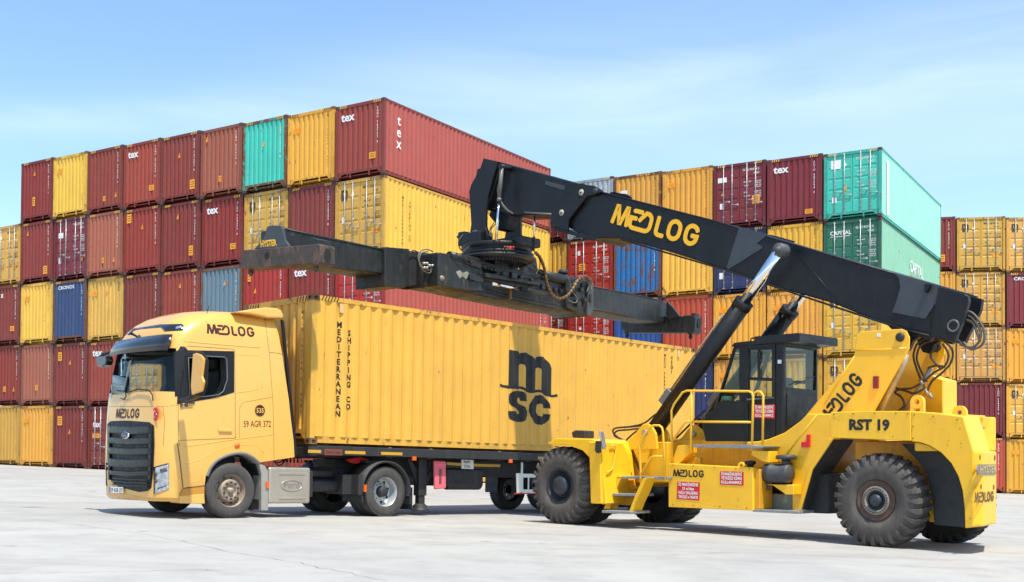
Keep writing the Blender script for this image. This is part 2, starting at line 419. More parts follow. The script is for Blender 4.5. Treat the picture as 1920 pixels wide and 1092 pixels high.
PROF_SIDE = []
def g_end(y=0., sgn=1):
    mb = MB(); corr(mb, .12, CW - .12, .30, 2.77, .022, .066, (.115, .025, .09, .025), lambda a, d, z: (a, y + sgn * d, z)); return mb
def g_side(x, sgn):
    mb = MB(); o = corr(mb, .12, CL - .12, .155, 2.81, .008, .044, (.072, .068, .070, .068), lambda a, d, z: (x - sgn * d, a, z))
    if sgn > 0: PROF_SIDE[:] = o
    return mb
def side_depth(a):
    for (p, q) in zip(PROF_SIDE[:-1], PROF_SIDE[1:]):
        if p[0] <= a <= q[0]: return p[1] + (q[1] - p[1]) * (a - p[0]) / (q[0] - p[0])
    return .008
def g_frame():
    mb = MB()
    for x0 in (0, CW - .13):
        for y0 in (.0, CL - .12):
            mb.box(x0 + .004, x0 + .126, y0 + .004, y0 + .116, .118, 2.778)
    for x in (.003, CW - .063):
        mb.box(x, x + .06, .178, CL - .178, 2.80, 2.885)                # top side rails
        xb = x + .03 if x < 1 else x - .03
        mb.box(xb, xb + .06, .178, CL - .178, .03, .165)                 # bottom side rails, set in under the wall
    for y in (.01, CL - .07):
        mb.box(.162, CW - .162, y, y + .06, 2.765, 2.885)               # headers
        mb.box(.162, CW - .162, y + .01, y + .06, .215, .30)            # sills, raised over the gooseneck tunnel
        for x in (.72, 1.66): mb.box(x, x + .06, y + .012, y + .05, .05, .215)
        for sx_, xx in ((1, .162), (-1, CW - .162)):
            mb.prism([(xx, .215), (xx, .09), (xx + sx_ * .05, .09), (xx + sx_ * .20, .215)], 1, y + .012, y + .05)
    mb.box(.07, CW - .07, .1, CL - .1, .12, .16)                          # floor
    for k in range(20): mb.box(.07, CW - .07, .45 + k * .59, .5 + k * .59, .04, .12)
    return mb
def g_cast(dz=.118):
    return MB().box(0, .162, 0, .178, 0, dz)
def g_roof():
    mb = MB(); corr(mb, .15, CL - .15, .06, CW - .06, 2.868, 2.850, (.1, .02, .07, .02), lambda a, d, z: (z, a, d)); return mb
DOORX = ((.135, 1.210), (1.228, CW - .135))
def g_door(i):
    mb = MB(); x0, x1 = DOORX[i]; y = .045; e = .075
    mb.box(x0, x1, y, y + .05, .315, .315 + e); mb.box(x0, x1, y, y + .05, 2.755 - e, 2.755)
    mb.box(x0, x0 + e, y, y + .05, .315 + e, 2.755 - e); mb.box(x1 - e, x1, y, y + .05, .315 + e, 2.755 - e)
    zz = [.315 + e]; zl = .39; H_ = 2.755 - e - zl; pts = [(zl, 0)]
    for k in range(1, 5):
        c = zl + H_ * k / 5; pts += [(c - .06, 0), (c - .035, .018), (c + .035, .018), (c + .06, 0)]
    pts.append((2.755 - e, 0))
    xi0, xi1 = x0 + e, x1 - e
    vs = []
    for z, d in pts: vs += [(xi0, y + .004 + d, z), (xi1, y + .004 + d, z)]
    mb.add(vs, [(2 * k, 2 * k + 1, 2 * k + 3, 2 * k + 2) for k in range(len(pts) - 1)])
    xh = x0 - .03 if i == 0 else x1 + .03
    for z in (.45, 1.15, 1.85, 2.55): mb.box(min(xh, (x0, x1)[i]) - .02, max(xh, (x0, x1)[i]) + .02, y - .02, y, z, z + .08)
    return mb
def g_rods(i):
    mb = MB(); x0, x1 = DOORX[i]; out = []
    for k, f in enumerate((.27, .73) if i == 0 else (.27, .73)):
        x = x0 + .1 + (x1 - x0 - .2) * (f if i == 0 else f)
        q = MB(); q.cyl((x, .018, .24), (x, .018, 2.83), .019, 8)
        for z in (.235, 2.80): q.box(x - .04, x + .04, .004, .04, z, z + .06)
        for z in (.5, 1.05, 1.5, 2.1, 2.6): q.box(x - .038, x + .038, .012, .045, z, z + .05)
        zc = 1.18 + (.0 if k == 0 else -.16)
        if k == 1: pass
        q.tube([(x, .0, zc), (x + .12, -.008, zc + .02), (x + .34, -.004, zc + .01)], .013, 6)
        q.box(x + .25, x + .3, .0, .045, zc - .04, zc + .06)
        out.append(q)
    return out
_kit = {}
def kit(key, fn, name):
    if key not in _kit:
        o = fn().build(name, None); _kit[key] = o.data; bpy.data.objects.remove(o, do_unlink=True)
    return _kit[key]
def place(name, me, m, col, parent, loc=(0, 0, 0), scale=None):
    o = bpy.data.objects.new(name, me); COL.objects.link(o); o.parent = parent; o.location = loc
    if len(me.materials) == 0: me.materials.append(m)
    if me.materials[0] != m:
        o.material_slots[0].link = 'OBJECT'; o.material_slots[0].material = m
    if col: o.color = (*col, 1)
    return o
def stack_text(mb, s, x, ztop, h, adv, P, wmax=None):
    """letters one under the other; P(x, z) -> point"""
    z = ztop
    for ch in s:
        if ch != ' ':
            vs, fs = text_mesh(ch, h / .7, .012); wd = text_width(vs)
            mb.add([P(x + a - wd / 2, z - h + b) for a, b in vs], fs)
        z -= adv if ch != ' ' else adv * .8
def line_text(mb, s, x, z, h, P, bold=.012, align=0, sx=1.):
    vs, fs = text_mesh(s, h / .7, bold); wd = text_width(vs) * sx; o = 0 if align == 0 else (-wd / 2 if align == 1 else -wd)
    mb.add([P(x + o + a * sx, z + b) for a, b in vs], fs)
FE = lambda x, z: (x, .014, z)
DE = lambda x, z: (x, .041, z)

def container(base, rotz, tilt, spec, label, group, rng):
    """spec: (kind, colour, [features]); kind closed or door"""
    kind, colname, feats = spec
    root = thing('shipping_container', label, 'shipping container', group, base, (-tilt, 0, rotz))
    c = COLR[colname]; v = rng.uniform(.86, 1.12); c = tuple(min(1, q * v) for q in c)
    if 'red' in colname: g_ = rng.uniform(.8, 1.5); c = (c[0] * rng.uniform(.95, 1.2), c[1] * g_, c[2] * g_ * rng.uniform(.7, .95))
    elif colname[:6] == 'yellow': c = (c[0], c[1] * rng.uniform(.92, 1.05), c[2] * rng.uniform(.7, 1.3))
    side = c
    for f in feats:
        if f.startswith('side:'): side = COLR[f[5:]] if f[5:] in COLR else c
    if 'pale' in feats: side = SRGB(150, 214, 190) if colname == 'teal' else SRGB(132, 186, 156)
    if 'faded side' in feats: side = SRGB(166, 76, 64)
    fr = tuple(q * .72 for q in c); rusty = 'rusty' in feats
    mp_, mf_ = (MPR, MFRR) if rusty else (MP, MFR)
    if 'rusty frame' in feats: mf_ = MFRR
    yel = colname.startswith('yellow')
    place('side_wall', kit('sr', lambda: g_side(CW, 1), 'side_wall'), mp_, side, root)
    place('side_wall', kit('sl', lambda: g_side(0, -1), 'side_wall'), mp_, side, root)
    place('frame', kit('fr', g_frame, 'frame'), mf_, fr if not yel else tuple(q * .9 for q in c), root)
    place('roof', kit('rf', g_roof, 'roof'), mp_, c, root)
    place('end_wall', kit('eb', lambda: g_end(CL, -1), 'end_wall'), mp_, c, root)
    for z, k in ((0, 'cb'), (CH - .118, 'cb')):
        for x in (0, CW - .162):
            for y in (0, CL - .178): place('corner_casting', kit('cb', g_cast, 'corner_casting'), MCAST if not yel else mat('casting yellow', SRGB(120, 84, 46), .7, noise=.2, nscale=9, rust=.9), None, root, (x, y, z))
    # hazard stripes on the header by both front corners
    hs = MB()
    for k in range(4):
            a = .2 + k * .095; hs.add([(a, .004, 2.775), (a + .04, .004, 2.775), (a + .075, .004, 2.875), (a + .035, .004, 2.875)], [(0, 1, 2, 3)])
    if rng.random() < .8 or yel:
        for xo in (0, CW - .74): place('warning_stripe', kit('hs', lambda: hs, 'warning_stripe'), MDARK if yel else mat('stripe yellow', SRGB(226, 180, 70), .6), None, root, (xo, 0, 0))
    cc = 'MSCU' if yel else rng.choice(('TCNU', 'TGHU', 'FCIU', 'GLDU'))
    code = '%s %06d %d' % (cc, rng.randrange(100000, 999999), rng.randrange(10)); mk = MB(); mm = MDARK if yel else MWHITE
    if kind == 'closed':
        place('end_wall', kit('ef', g_end, 'end_wall'), mp_, c, root)
        stack_text(mk, code, CW - .34, 2.60, .085 if not yel else .06, .112, FE)
        if yel: stack_text(mk, '45G1', CW - .34, 1.0, .06, .112, FE)
    else:
        rods = None
        for i in (0, 1):
            d = place('door', kit('d%d' % i, lambda: g_door(i), 'door'), mp_, c, root)
            for k in (0, 1):
                place('lock_rod', kit('r%d%d' % (i, k), lambda: g_rods(i)[k], 'lock_rod'), MZINC, None, d)
        place('door_gap', kit('dg', lambda: MB().box(.13, CW - .13, .1, .11, .25, 2.78), 'door_gap'), MBLACK, None, root)
        line_text(mk, code, 1.36, 2.50, .10, DE, sx=.78); line_text(mk, '45G1', 1.86, 2.33, .09, DE)
        for j, wds in enumerate(((1.42, 'MAX WT'), (1.42, 'TARE'), (1.42, 'NET'), (1.42, 'CU CAP'))):
            z = 1.98 - j * .17 - (.12 if j > 1 else 0)
            line_text(mk, wds[1], wds[0], z, .06, DE); line_text(mk, '%d KG' % rng.randrange(3000, 32500), 1.9, z, .055, DE); line_text(mk, '%d LB' % rng.randrange(6000, 72000), 1.9, z - .08, .055, DE)
    def rect(nm, m_, x, z, w_, h_, P, d=-.002):
        q = MB(); o = [P(x, z), P(x + w_, z), P(x + w_, z + h_), P(x, z + h_)]; q.add([(a, b + d, e) for a, b, e in o], [(0, 1, 2, 3)])
        return q.build(nm, m_, root, recalc=False)
    P = FE if kind == 'closed' else DE
    for f in feats:
        if f == 'tex': line_text(mk, 'tex', .28, 2.27, .31, P, .03, sx=1.1)
        elif f == 'tex r': line_text(mk, 'x', .9, 2.33, .26, P, .03)
        elif f == 'tex door': line_text(mk, 'tex', .3, 1.95, .26, P, .03)
        elif f == 'cronos': line_text(mk, 'CRONOS', .36, 2.5, .16, P, .02, sx=1.25)
        elif f == 'capital': line_text(mk, 'CAPITAL', .28, 2.3, .17, P, .02, sx=.95); rect('marking_bar', MWHITE, .28, 2.22, .85, .025, P)
        elif f == 'cai': line_text(mk, 'CAI', .22, 2.15, .26, P, .035)
        elif f == 'msc': mesh2d(mk, logo_msc(), P(.27, 2.12), (1, 0, 0), (0, 0, 1), .33)
        elif f[:4] == 'plac':        # placard at fractions of the face
            _, x, z, w_, h_ = f.split(); x, z, w_, h_ = map(float, (x, z, w_, h_))
            pl = rect('placard', MORANGE, x, z, w_, h_, P)
            q = MB()
            for r_ in range(3): q.add([(x + w_ * .15, P(0, 0)[1] - .004, z + h_ * (.22 + r_ * .25)), (x + w_ * .85, P(0, 0)[1] - .004, z + h_ * (.22 + r_ * .25)), (x + w_ * .85, P(0, 0)[1] - .004, z + h_ * (.3 + r_ * .25)), (x + w_ * .15, P(0, 0)[1] - .004, z + h_ * (.3 + r_ * .25))], [(0, 1, 2, 3)])
            q.build('placard_text', MREDP if yel else MDARK, pl, recalc=False)
        elif f[:3] == 'tri':
            _, x, z = f.split(); x, z = float(x), float(z)
            q = MB(); q.add([(x, P(0, 0)[1] - .002, z), (x + .15, P(0, 0)[1] - .002, z), (x + .1, P(0, 0)[1] - .002, z + .22)], [(0, 1, 2)])
            t = q.build('warning_triangle', MORANGE, root, recalc=False)
            MB().add([(x + .085, P(0, 0)[1] - .004, z + .04), (x + .11, P(0, 0)[1] - .004, z + .04), (x + .1, P(0, 0)[1] - .004, z + .14)], [(0, 1, 2)]).build('bolt_symbol', MDARK, t, recalc=False)
        elif f[:3] == 'wht':
            _, x, z, w_, h_ = f.split(); rect('sticker', MWHITE, *map(float, (x, z, w_, h_)), P)
        elif f[:3] == 'dot':
            _, x, z = f.split(); x, z = float(x), float(z); q = MB(); y = P(0, 0)[1] - .002
            q.add([(x + .07 * cos(a * pi / 7), y, z + .07 * sin(a * pi / 7)) for a in range(14)], [tuple(range(14))]); q.build('round_sticker', MWHITE, root, recalc=False)
        elif f == 'inv': 
            q = MB(); x, z, y = .82, 1.42, P(0, 0)[1] - .002; q.add([(x, y, z), (x + .12, y, z), (x + .06, y, z - .11)], [(0, 1, 2)]); q.build('sticker', MWHITE, root, recalc=False)
    mk.build('marking', mm, root, recalc=False)
    return root

ORD = ['first', 'second', 'third', 'fourth', 'fifth', 'sixth', 'seventh', 'eighth', 'ninth', 'tenth']
ROW = ['ground row', 'second row', 'third row', 'fourth row', 'top row']
def look(spec):
    k, c, f = spec
    n = {'yellow': 'yellow', 'yellow2': 'yellow', 'yellow3': 'dull yellow', 'red': 'red', 'red2': 'red', 'teal': 'turquoise', 'brick': 'brick red', 'royal': 'royal blue', 'grey blue': 'grey-blue', 'silver': 'pale grey', 'brown red': 'brownish red'}.get(c, c)
    if 'rusty' in f: n = 'rust-streaked ' + n
    return n + (' double-door' if k == 'door' else ' closed-end')
def build_stack(x0, y0, yawdeg, z0, grid, side, blockname, group, pitch=2.5, seed=1, jitter=.04):
    """grid[c] = list of specs from the ground up; column 0 starts at the front right corner (x0, y0)"""
    a = R(yawdeg); ux = Vector((cos(a), sin(a), 0)); vy = Vector((-sin(a), cos(a), 0)); tilt = .0304 * vy.x
    rng = random.Random(seed)
    for c, colm in enumerate(grid):
        for t, spec in enumerate(colm):
            if spec is None: continue
            p = Vector((x0, y0, 0)) - ux * (c * pitch + CW) + vy * (rng.uniform(-jitter, jitter) if c else 0) + ux * rng.uniform(-.01, .01)
            z = z0 - .0304 * (p.x + ux.x * CW / 2) + t * 2.92
            n = (len(grid) - c) if side == 'left' else c + 1
            container((p.x, p.y, z), a + R(rng.uniform(-.12, .12)), tilt, spec, '%s container, %s of the %s, %s column from %s' % (look(spec), ROW[t], blockname, ORD[n - 1], side), group, rng)
Cn, Dn = 'closed', 'door'
def cl(col, *f): return (Cn, col, list(f))
def dr(col, *f): return (Dn, col, list(f))
P1 = 'plac .9 .75 .2 .42'; P2 = 'plac .3 2.1 .33 .22'; TR = 'tri .95 2.2'; PB = 'plac 1.7 .65 .32 .24'
MSCD = ('msc', 'dot .85 2.3', 'inv', 'wht .33 1.25 .16 .24', 'plac 1.8 .75 .32 .17')
gridA = [
    [cl('yellow'), dr('red'), dr('bright red', 'faded side', 'dot .55 2.3'), dr('yellow3', 'side:yellow', *MSCD), cl('red', 'tex', PB, 'faded side')],
    [cl('red'), cl('red'), cl('red2', 'tex'), cl('red2'), cl('yellow2', P2)],
    [cl('red'), cl('yellow'), cl('bright red', 'plac .25 2.2 .18 .4', 'tri .6 1.7'), dr('yellow3', *MSCD), cl('teal', 'rusty frame', 'tri 1.1 1.8')],
    [cl('red'), dr('yellow'), cl('grey blue', 'rusty frame', 'tri 1.35 2.1'), cl('red2', 'tex', PB), cl('brown red', 'tri .3 2.4', 'plac 1.1 .6 .16 .25')],
    [cl('red'), cl('red'), cl('red2', 'tri 1.1 2.15'), cl('red2', TR, 'plac 1.75 .55 .25 .42'), cl('red2', 'tri 1.1 1.9', 'plac 1.85 .45 .3 .4')],
    [cl('yellow'), dr('yellow3', *MSCD), cl('red2'), cl('red2', 'plac .2 2.3 .3 .4', 'tri 1.15 1.95'), cl('red', 'tex', PB)],
    [dr('dark red', 'tex door', 'plac .28 1.45 .5 .2'), cl('red', 'tex'), cl('yellow3', P2, 'tri 1.2 2.1'), cl('brown red', 'plac 1.05 .6 .17 .25', 'tri 1.8 .6'), cl('red', 'plac 1.1 .5 .17 .22', 'tri 1.9 .6')],
    [cl('dark red', 'plac .3 2.0 .33 .42', 'tri 1.1 1.6'), cl('dark red', 'plac .3 2.1 .28 .4', 'tri 1.1 1.9'), cl('navy', 'cronos', 'rusty frame'), dr('maroon', 'wht .3 2.0 .35 .25', 'wht .33 .8 .18 .28', 'tri 1.95 .8'), cl('yellow', P2)],
    [cl('yellow2', P2), cl('brown red', 'plac 1.1 .7 .2 .26'), cl('yellow', P2), cl('red2', 'tri .45 2.3', 'plac 1.75 .35 .3 .38'), cl('red2', TR, P1)],
    [cl('yellow3'), cl('red2', 'plac 1.05 .65 .2 .26', 'tri 1.8 .65'), cl('dark red', 'tex r', PB), dr('yellow3', *MSCD)],
]
gridB = [
    [cl('yellow'), dr('yellow', *MSCD), dr('yellow', *MSCD), dr('green', 'capital', 'pale'), dr('teal', 'wht .3 2.2 .42 .38', 'dot .9 2.35', 'wht .35 .75 .2 .25', 'tri .85 1.25', 'pale')],
    [cl('yellow'), cl('yellow2'), cl('yellow2', P2), cl('yellow'), cl('maroon', 'tex', 'plac 1.7 .35 .33 .2')],
    [cl('red'), cl('yellow2', P2), cl('yellow2', P2), dr('dark blue', 'wht .25 .7 .2 .28'), dr('maroon', 'wht .2 2.1 .42 .22', 'tri .35 1.5', 'wht .3 .9 .2 .26', 'plac 1.8 1.0 .35 .38')],
    [cl('red'), cl('dark blue'), cl('brick', 'plac 1.75 .2 .45 .4'), cl('yellow'), cl('yellow2', P2)],
    [cl('red'), cl('dark blue'), cl('royal'), cl('blue', 'rusty'), cl('yellow2', 'rusty frame', 'wht .35 2.0 .35 .2')],
    [cl('red'), dr('red'), dr('bright red', 'cai', 'tri .6 1.2', 'dot .68 1.6'), dr('bright red', 'wht .55 2.2 .14 .22', 'plac .62 1.45 .34 .35'), cl('silver')],
    [cl('red'), dr('red'), dr('dark red'), cl('yellow3'), dr('maroon')],
    [cl('red'), cl('yellow'), cl('red'), cl('yellow3'), cl('red2')],
]
gridC = [
    [cl('yellow2', P2), dr('yellow2', *MSCD), cl('yellow2', P2), cl('maroon', 'cronos'), dr('yellow3', *MSCD)],
    [cl('brick'), cl('maroon'), dr('yellow3', *MSCD), dr('yellow3', *MSCD), dr('yellow3', *MSCD)],
    [cl('brick'), cl('dark red'), cl('yellow2'), cl('yellow2'), cl('red2', 'plac 1.6 .5 .3 .38')],
    [cl('brick'), cl('red'), cl('yellow2'), cl('yellow2'), cl('red2')],
]
if not globals().get('SKIP_STACKS'):
    build_stack(-4.85, 44.24, -32.92, .15, gridA, 0, 'left stack', 'containers in the left stack', seed=3) if False else build_stack(-4.85, 44.24, -32.92, .15, gridA, 'left', 'left stack', 'containers in the left stack', seed=3)
    build_stack(15.45, 49.03, -31.2, .15, gridB, 'right', 'middle stack', 'containers in the middle stack', seed=5)
    build_stack(28.44, 61.28, -9.45, .15, gridC, 'right', 'right stack', 'containers in the right stack', seed=9)

def side_markings():
    """lettering on the long sides that face the camera"""
    def find(txt): return next(o for o in bpy.data.objects if o.get('label', '').startswith(txt) and o.type == 'EMPTY')
    SD = lambda y, z: (CW - .004, y, z)
    a = next(o for o in bpy.data.objects if 'top row of the left stack, tenth' in o.get('label', ''))
    q = MB(); stack_text(q, 'tex', .90, 2.45, .40, .45, SD); q.build('marking', MWHITE, a, recalc=False)
    b = next(o for o in bpy.data.objects if 'fourth row of the left stack, tenth' in o.get('label', ''))
    q = MB(); stack_text(q, 'MEDITERRANEAN', 1.15, 2.3, .105, .148, SD); stack_text(q, 'SHIPPING CO', 1.6, 2.18, .105, .148, SD); q.build('marking', MDARK, b, recalc=False)
    c = next(o for o in bpy.data.objects if 'top row of the middle stack, first' in o.get('label', ''))
    st = MB().box(CW - .008, CW - .004, .95, 1.35, .25, 2.55).build('marking_band', MWHITE, c)
    q = MB(); stack_text(q, 'ICSPEEPPC', 1.15, 2.45, .14, .24, lambda y, z: (CW - .001, y, z)); q.build('marking', MTEALL, st, recalc=False)
    d = next(o for o in bpy.data.objects if 'fourth row of the middle stack, first' in o.get('label', ''))
    q = MB(); line_text(q, 'CAPITAL', 5.4, 1.45, .5, SD, .02); q.build('marking', MWHITE, d, recalc=False)
    q = MB(); line_text(q, 'CAPITAL LEASE', 5.3, 1.15, .16, SD, .02); q.build('marking', mat('marking faded red', SRGB(190, 130, 90), .6), d, recalc=False)
    e = next(o for o in bpy.data.objects if 'third row of the left stack, tenth' in o.get('label', ''))
    q = MB(); stack_text(q, 'TCNU 58821', CL - .9, 2.6, .1, .15, SD); stack_text(q, 'TIISIP', CL - .5, 2.6, .12, .2, SD); q.build('marking', MWHITE, e, recalc=False)
if not globals().get('SKIP_STACKS'): side_markings()
# ------------------------------------------------------------------ tracing helpers
class Frame:
    """local frame of a thing; U(px, py, axis, value) is where the sight line of a photo point meets a local plane"""
    def __init__(s, loc, rot):
        s.M = Matrix.Translation(loc) @ __import__('mathutils').Euler(rot).to_matrix().to_4x4(); s.I = s.M.inverted(); s.R = s.I.to_3x3()
        s.o = s.I @ Vector((0, 0, HC))
    def d(s, px, py): return s.R @ Vector(((px - PX0) / FPX, 1, -(py - PY0) / FPX))
    def U(s, px, py, ax, c):
        d = s.d(px, py); return s.o + d * ((c - s.o[ax]) / d[ax])
    def poly(s, pts, ax, c):
        """photo outline -> 2-D outline on the local plane ax=c"""
        k = [i for i in range(3) if i != ax]; o = []
        for p in pts:
            q = s.U(p[0], p[1], ax, c); o.append((q[k[0]], q[k[1]]))
        return o
def bvh_of(mb):
    b = bmesh.new(); me = bpy.data.meshes.new('x'); me.from_pydata(mb.v, [], mb.f); b.from_mesh(me); bmesh.ops.recalc_face_normals(b, faces=b.faces)
    t = BVHTree.FromBMesh(b); b.free(); return t
def hit(fr, tree, px, py):
    d = fr.d(px, py).normalized(); r = tree.ray_cast(fr.o, d)
    if r[0] is None:
        r = tree.find_nearest(fr.o + d * (Vector(fr.o).length * .98)); p = fr.o + d * ((r[0] - fr.o).dot(d)); r = tree.find_nearest(p)
    n = r[1]; n = -n if n.dot(d) > 0 else n
    return r[0], n
def patch(fr, tree, pts, off=.006, th=.012, step=4.):
    """a skin piece that follows the body under it, cut to a photo outline"""
    b = bmesh.new(); f = b.faces.new([b.verts.new((p[0], p[1], 0)) for p in pts])
    x0, x1 = min(p[0] for p in pts), max(p[0] for p in pts); y0, y1 = min(p[1] for p in pts), max(p[1] for p in pts)
    for ax, a0, a1 in ((0, x0, x1), (1, y0, y1)):
        k = a0 + step
        while k < a1 - .3:
            co = [0, 0, 0]; co[ax] = k; no = [0, 0, 0]; no[ax] = 1
            bmesh.ops.bisect_plane(b, geom=b.verts[:] + b.edges[:] + b.faces[:], plane_co=co, plane_no=no); k += step
    bmesh.ops.triangulate(b, faces=[f for f in b.faces if len(f.verts) > 4])
    b.verts.ensure_lookup_table(); mb = MB(); n = len(b.verts); up = []; dn = []
    for v in b.verts:
        p, nn = hit(fr, tree, v.co.x, v.co.y); up.append(p + nn * off); dn.append(p + nn * (off - th))
    b.verts.index_update()
    fs = [tuple(v.index for v in f.verts) for f in b.faces]; mb.add(up + dn, [])
    for f in fs: mb.f.append(f); mb.sm.append(True); mb.f.append(tuple(i + n for i in f[::-1])); mb.sm.append(True)
    for e in b.edges:
        if len(e.link_faces) == 1: i, j = e.verts[0].index, e.verts[1].index; mb.f.append((i, j, j + n, i + n)); mb.sm.append(False)
    b.free(); return mb
def lay(fr, tree, pts, off=0.):
    o = []
    for p in pts:
        q, n = hit(fr, tree, *p); o.append(q + n * off)
    return o
def dense(pts, step=6.):
    o = []
    for a, b in zip(pts[:-1], pts[1:]):
        n = max(1, int(math.hypot(b[0] - a[0], b[1] - a[1]) / step))
        o += [(a[0] + (b[0] - a[0]) * i / n, a[1] + (b[1] - a[1]) * i / n) for i in range(n)]
    return o + [pts[-1]]
def subd(mb2, step=.05):
    """cut a drawing into small tiles so that it can follow a curved skin"""
    b = bmesh.new(); me = bpy.data.meshes.new('x'); me.from_pydata(mb2.v, [], mb2.f); b.from_mesh(me)
    for ax in range(3):
        lo = min(v.co[ax] for v in b.verts); hi = max(v.co[ax] for v in b.verts); k = lo + step
        no = [0, 0, 0]; no[ax] = 1
        while k < hi:
            co = [0, 0, 0]; co[ax] = k; bmesh.ops.bisect_plane(b, geom=b.verts[:] + b.edges[:] + b.faces[:], plane_co=co, plane_no=no); k += step
    b.verts.index_update(); mb2.v = [tuple(v.co) for v in b.verts]; mb2.f = [tuple(v.index for v in f.verts) for f in b.faces]; mb2.sm = [False] * len(mb2.f); b.free(); return mb2
def drop(mb2, tree, d):
    subd(mb2)
    """press a flat drawing against the body along d"""
    d = Vector(d).normalized(); o = []
    for v in mb2.v:
        r = tree.ray_cast(Vector(v) - d * .6, d)
        o.append(tuple(r[0] - d * .004) if r[0] is not None else v)
    mb2.v = o; return mb2

# ------------------------------------------------------------------ materials of the vehicles
CREAM = mat('cab paint', SRGB(226, 170, 80), .28, spec=.5, coat=.6, noise=.025, nscale=1.5)
BLK = mat('black plastic', (.009, .010, .012), .5, spec=.3, noise=.15, nscale=6)
BLKG = mat('black gloss', (.012, .013, .017), .12, coat=.5)
RUB = mat('tyre rubber', (.055, .050, .046), .85, noise=.2, nscale=5, streak=.35, dirt=(.13, .115, .1))
RUBD = mat('tyre rubber dark', (.022, .021, .020), .85, noise=.2, nscale=5)
CHASS = mat('chassis black', (.02, .02, .021), .6, noise=.2, nscale=4, streak=.4, dirt=(.06, .05, .045))
ALU = mat('aluminium', SRGB(178, 170, 156), .38, metal=.55, noise=.06, nscale=3)
STEELW = mat('wheel steel', SRGB(150, 134, 116), .55, metal=.3, noise=.12, nscale=10, rust=.3)
STEELS = mat('wheel silver', SRGB(178, 180, 180), .4, metal=.4, noise=.08, nscale=6)
CHROME = mat('chrome', (.85, .85, .86), .06, metal=1.)
LAMPC = mat('lamp clear', (.40, .42, .45), .14, metal=.5, spec=.8, coat=1., noise=.5, nscale=14)
ORL = mat('amber lamp', SRGB(240, 96, 20), .3)
REDP = mat('red plastic', SRGB(196, 40, 40), .45)
PINK = mat('faded red box', SRGB(226, 104, 112), .5, noise=.05)
INTER = mat('cab interior', (.02, .02, .022), .8)
BROWN = mat('lettering brown', SRGB(62, 26, 14), .5)
TGLASS = glass('vehicle glass', (.90, .93, .90), .0, .0)
DGLASS = glass('dark vehicle glass', (.10, .12, .13), .0, .2)

TYAW, TTILT = R(-45.6), .0217
TLOC = (-3.91, 22.48, .119 + .015)
T = Frame(TLOC, (-TTILT, 0, TYAW))
truck = thing('tractor_truck', 'cream-yellow tractor truck with high sleeper cab, parked on the left with a trailer', 'truck', None, TLOC, (-TTILT, 0, TYAW))

# ---- cab body: plan outlines stacked by height
SEC = [  # z, inset, front y, corner radius, rear y
    (.33, .05, -3.04, .42, -.30), (.40, .01, -3.10, .42, -.30), (.95, 0, -3.13, .42, -.32), (1.45, 0, -3.12, .40, -.36), (1.95, .005, -3.10, .38, -.44),
    (2.25, .01, -3.07, .36, -.48), (2.7, .04, -3.00, .34, -.55), (3.12, .07, -2.93, .34, -.61), (3.30, .09, -2.88, .36, -.64), (3.45, .11, -2.80, .42, -.66),
    (3.58, .15, -2.68, .48, -.68), (3.70, .21, -2.50, .52, -.69), (3.78, .29, -2.30, .54, -.70), (3.83, .40, -2.02, .52, -.72), (3.86, .60, -1.6, .4, -.78)]
def outline(sec, n=7):
    z, ins, yf, r, yr = sec; W_ = 2.46; x1 = -ins; x0 = -W_ + ins; bow = .07; pts = []
    def fy(x):                                       # slightly bowed front
        t = (x - (x0 + x1) / 2) / ((x1 - x0) / 2); return yf + bow * t * t
    for i in range(7): t = i / 6; pts.append((x1, yr + (fy(x1) + r - yr) * t))
    for i in range(1, n + 1): a = i / n * pi / 2; pts.append((x1 - r * (1 - cos(a)), fy(x1 - r * (1 - cos(a))) + r * (1 - sin(a)) * 1.0))
    for i in range(1, 9): x = x1 - r + (x0 + r - (x1 - r)) * i / 9; pts.append((x, fy(x)))
    for i in range(n, -1, -1): a = i / n * pi / 2; pts.append((x0 + r * (1 - cos(a)), fy(x0 + r * (1 - cos(a))) + r * (1 - sin(a))))
    for i in range(1, 7): t = i / 6; pts.append((x0, fy(x0) + r + (yr - fy(x0) - r) * t))
    return [(x, y, z) for x, y in pts]
def cab_mb():
    mb = MB(); rows = [outline(s) for s in SEC]; n = len(rows[0]); v = [p for r in rows for p in r]; f = []
    for j in range(len(rows) - 1):
        for i in range(n): f.append((j * n + i, j * n + (i + 1) % n, (j + 1) * n + (i + 1) % n, (j + 1) * n + i))
    mb.add(v, f, True); mb.add(rows[0], [tuple(range(n))]); mb.add(rows[-1], [tuple(range(n))[::-1]]); return mb
cabm = cab_mb(); CT = bvh_of(cabm)
body = cabm.build('cab_body', CREAM, truck)
def cutter(mb): return mb.build('cut', None)
inner = [(-2.1, -2.72), (-.36, -2.72), (-.20, -2.58), (-.20, -.85), (-2.26, -.85), (-2.26, -2.58)]
WS = [(-2.26, 2.30), (-.14, 2.26), (-.21, 3.04), (-2.20, 3.10)]
DW = T.poly([(352, 672), (376, 668), (420, 670), (424, 674), (425, 712), (418, 734), (409, 741), (355, 747)], 0, -.01)
ARCH = T.poly([(383.5, 1000), (383.6, 912), (386, 892), (394, 874), (408, 860), (428, 851), (448, 847.5), (464, 850), (478, 858), (488, 867), (556, 857), (590, 852), (590, 1000)], 0, 0)
cuts = [cutter(MB().prism([(x, y) for x, y in inner], 2, 1.55, 3.25)), cutter(MB().prism([(-.25, 2.262), (-.045, 2.258), (-.115, 3.035), (-.25, 3.04)], 1, -3.6, -2.76)), cutter(MB().prism(WS, 1, -3.6, -2.3)), cutter(MB().prism(DW, 0, -4, 1)), cutter(MB().prism(ARCH, 0, -4, 1))]
for c_ in cuts: c_.parent = None; c_.matrix_world = T.M
boolean(body, []) if False else None
body.parent = None; body.matrix_world = T.M
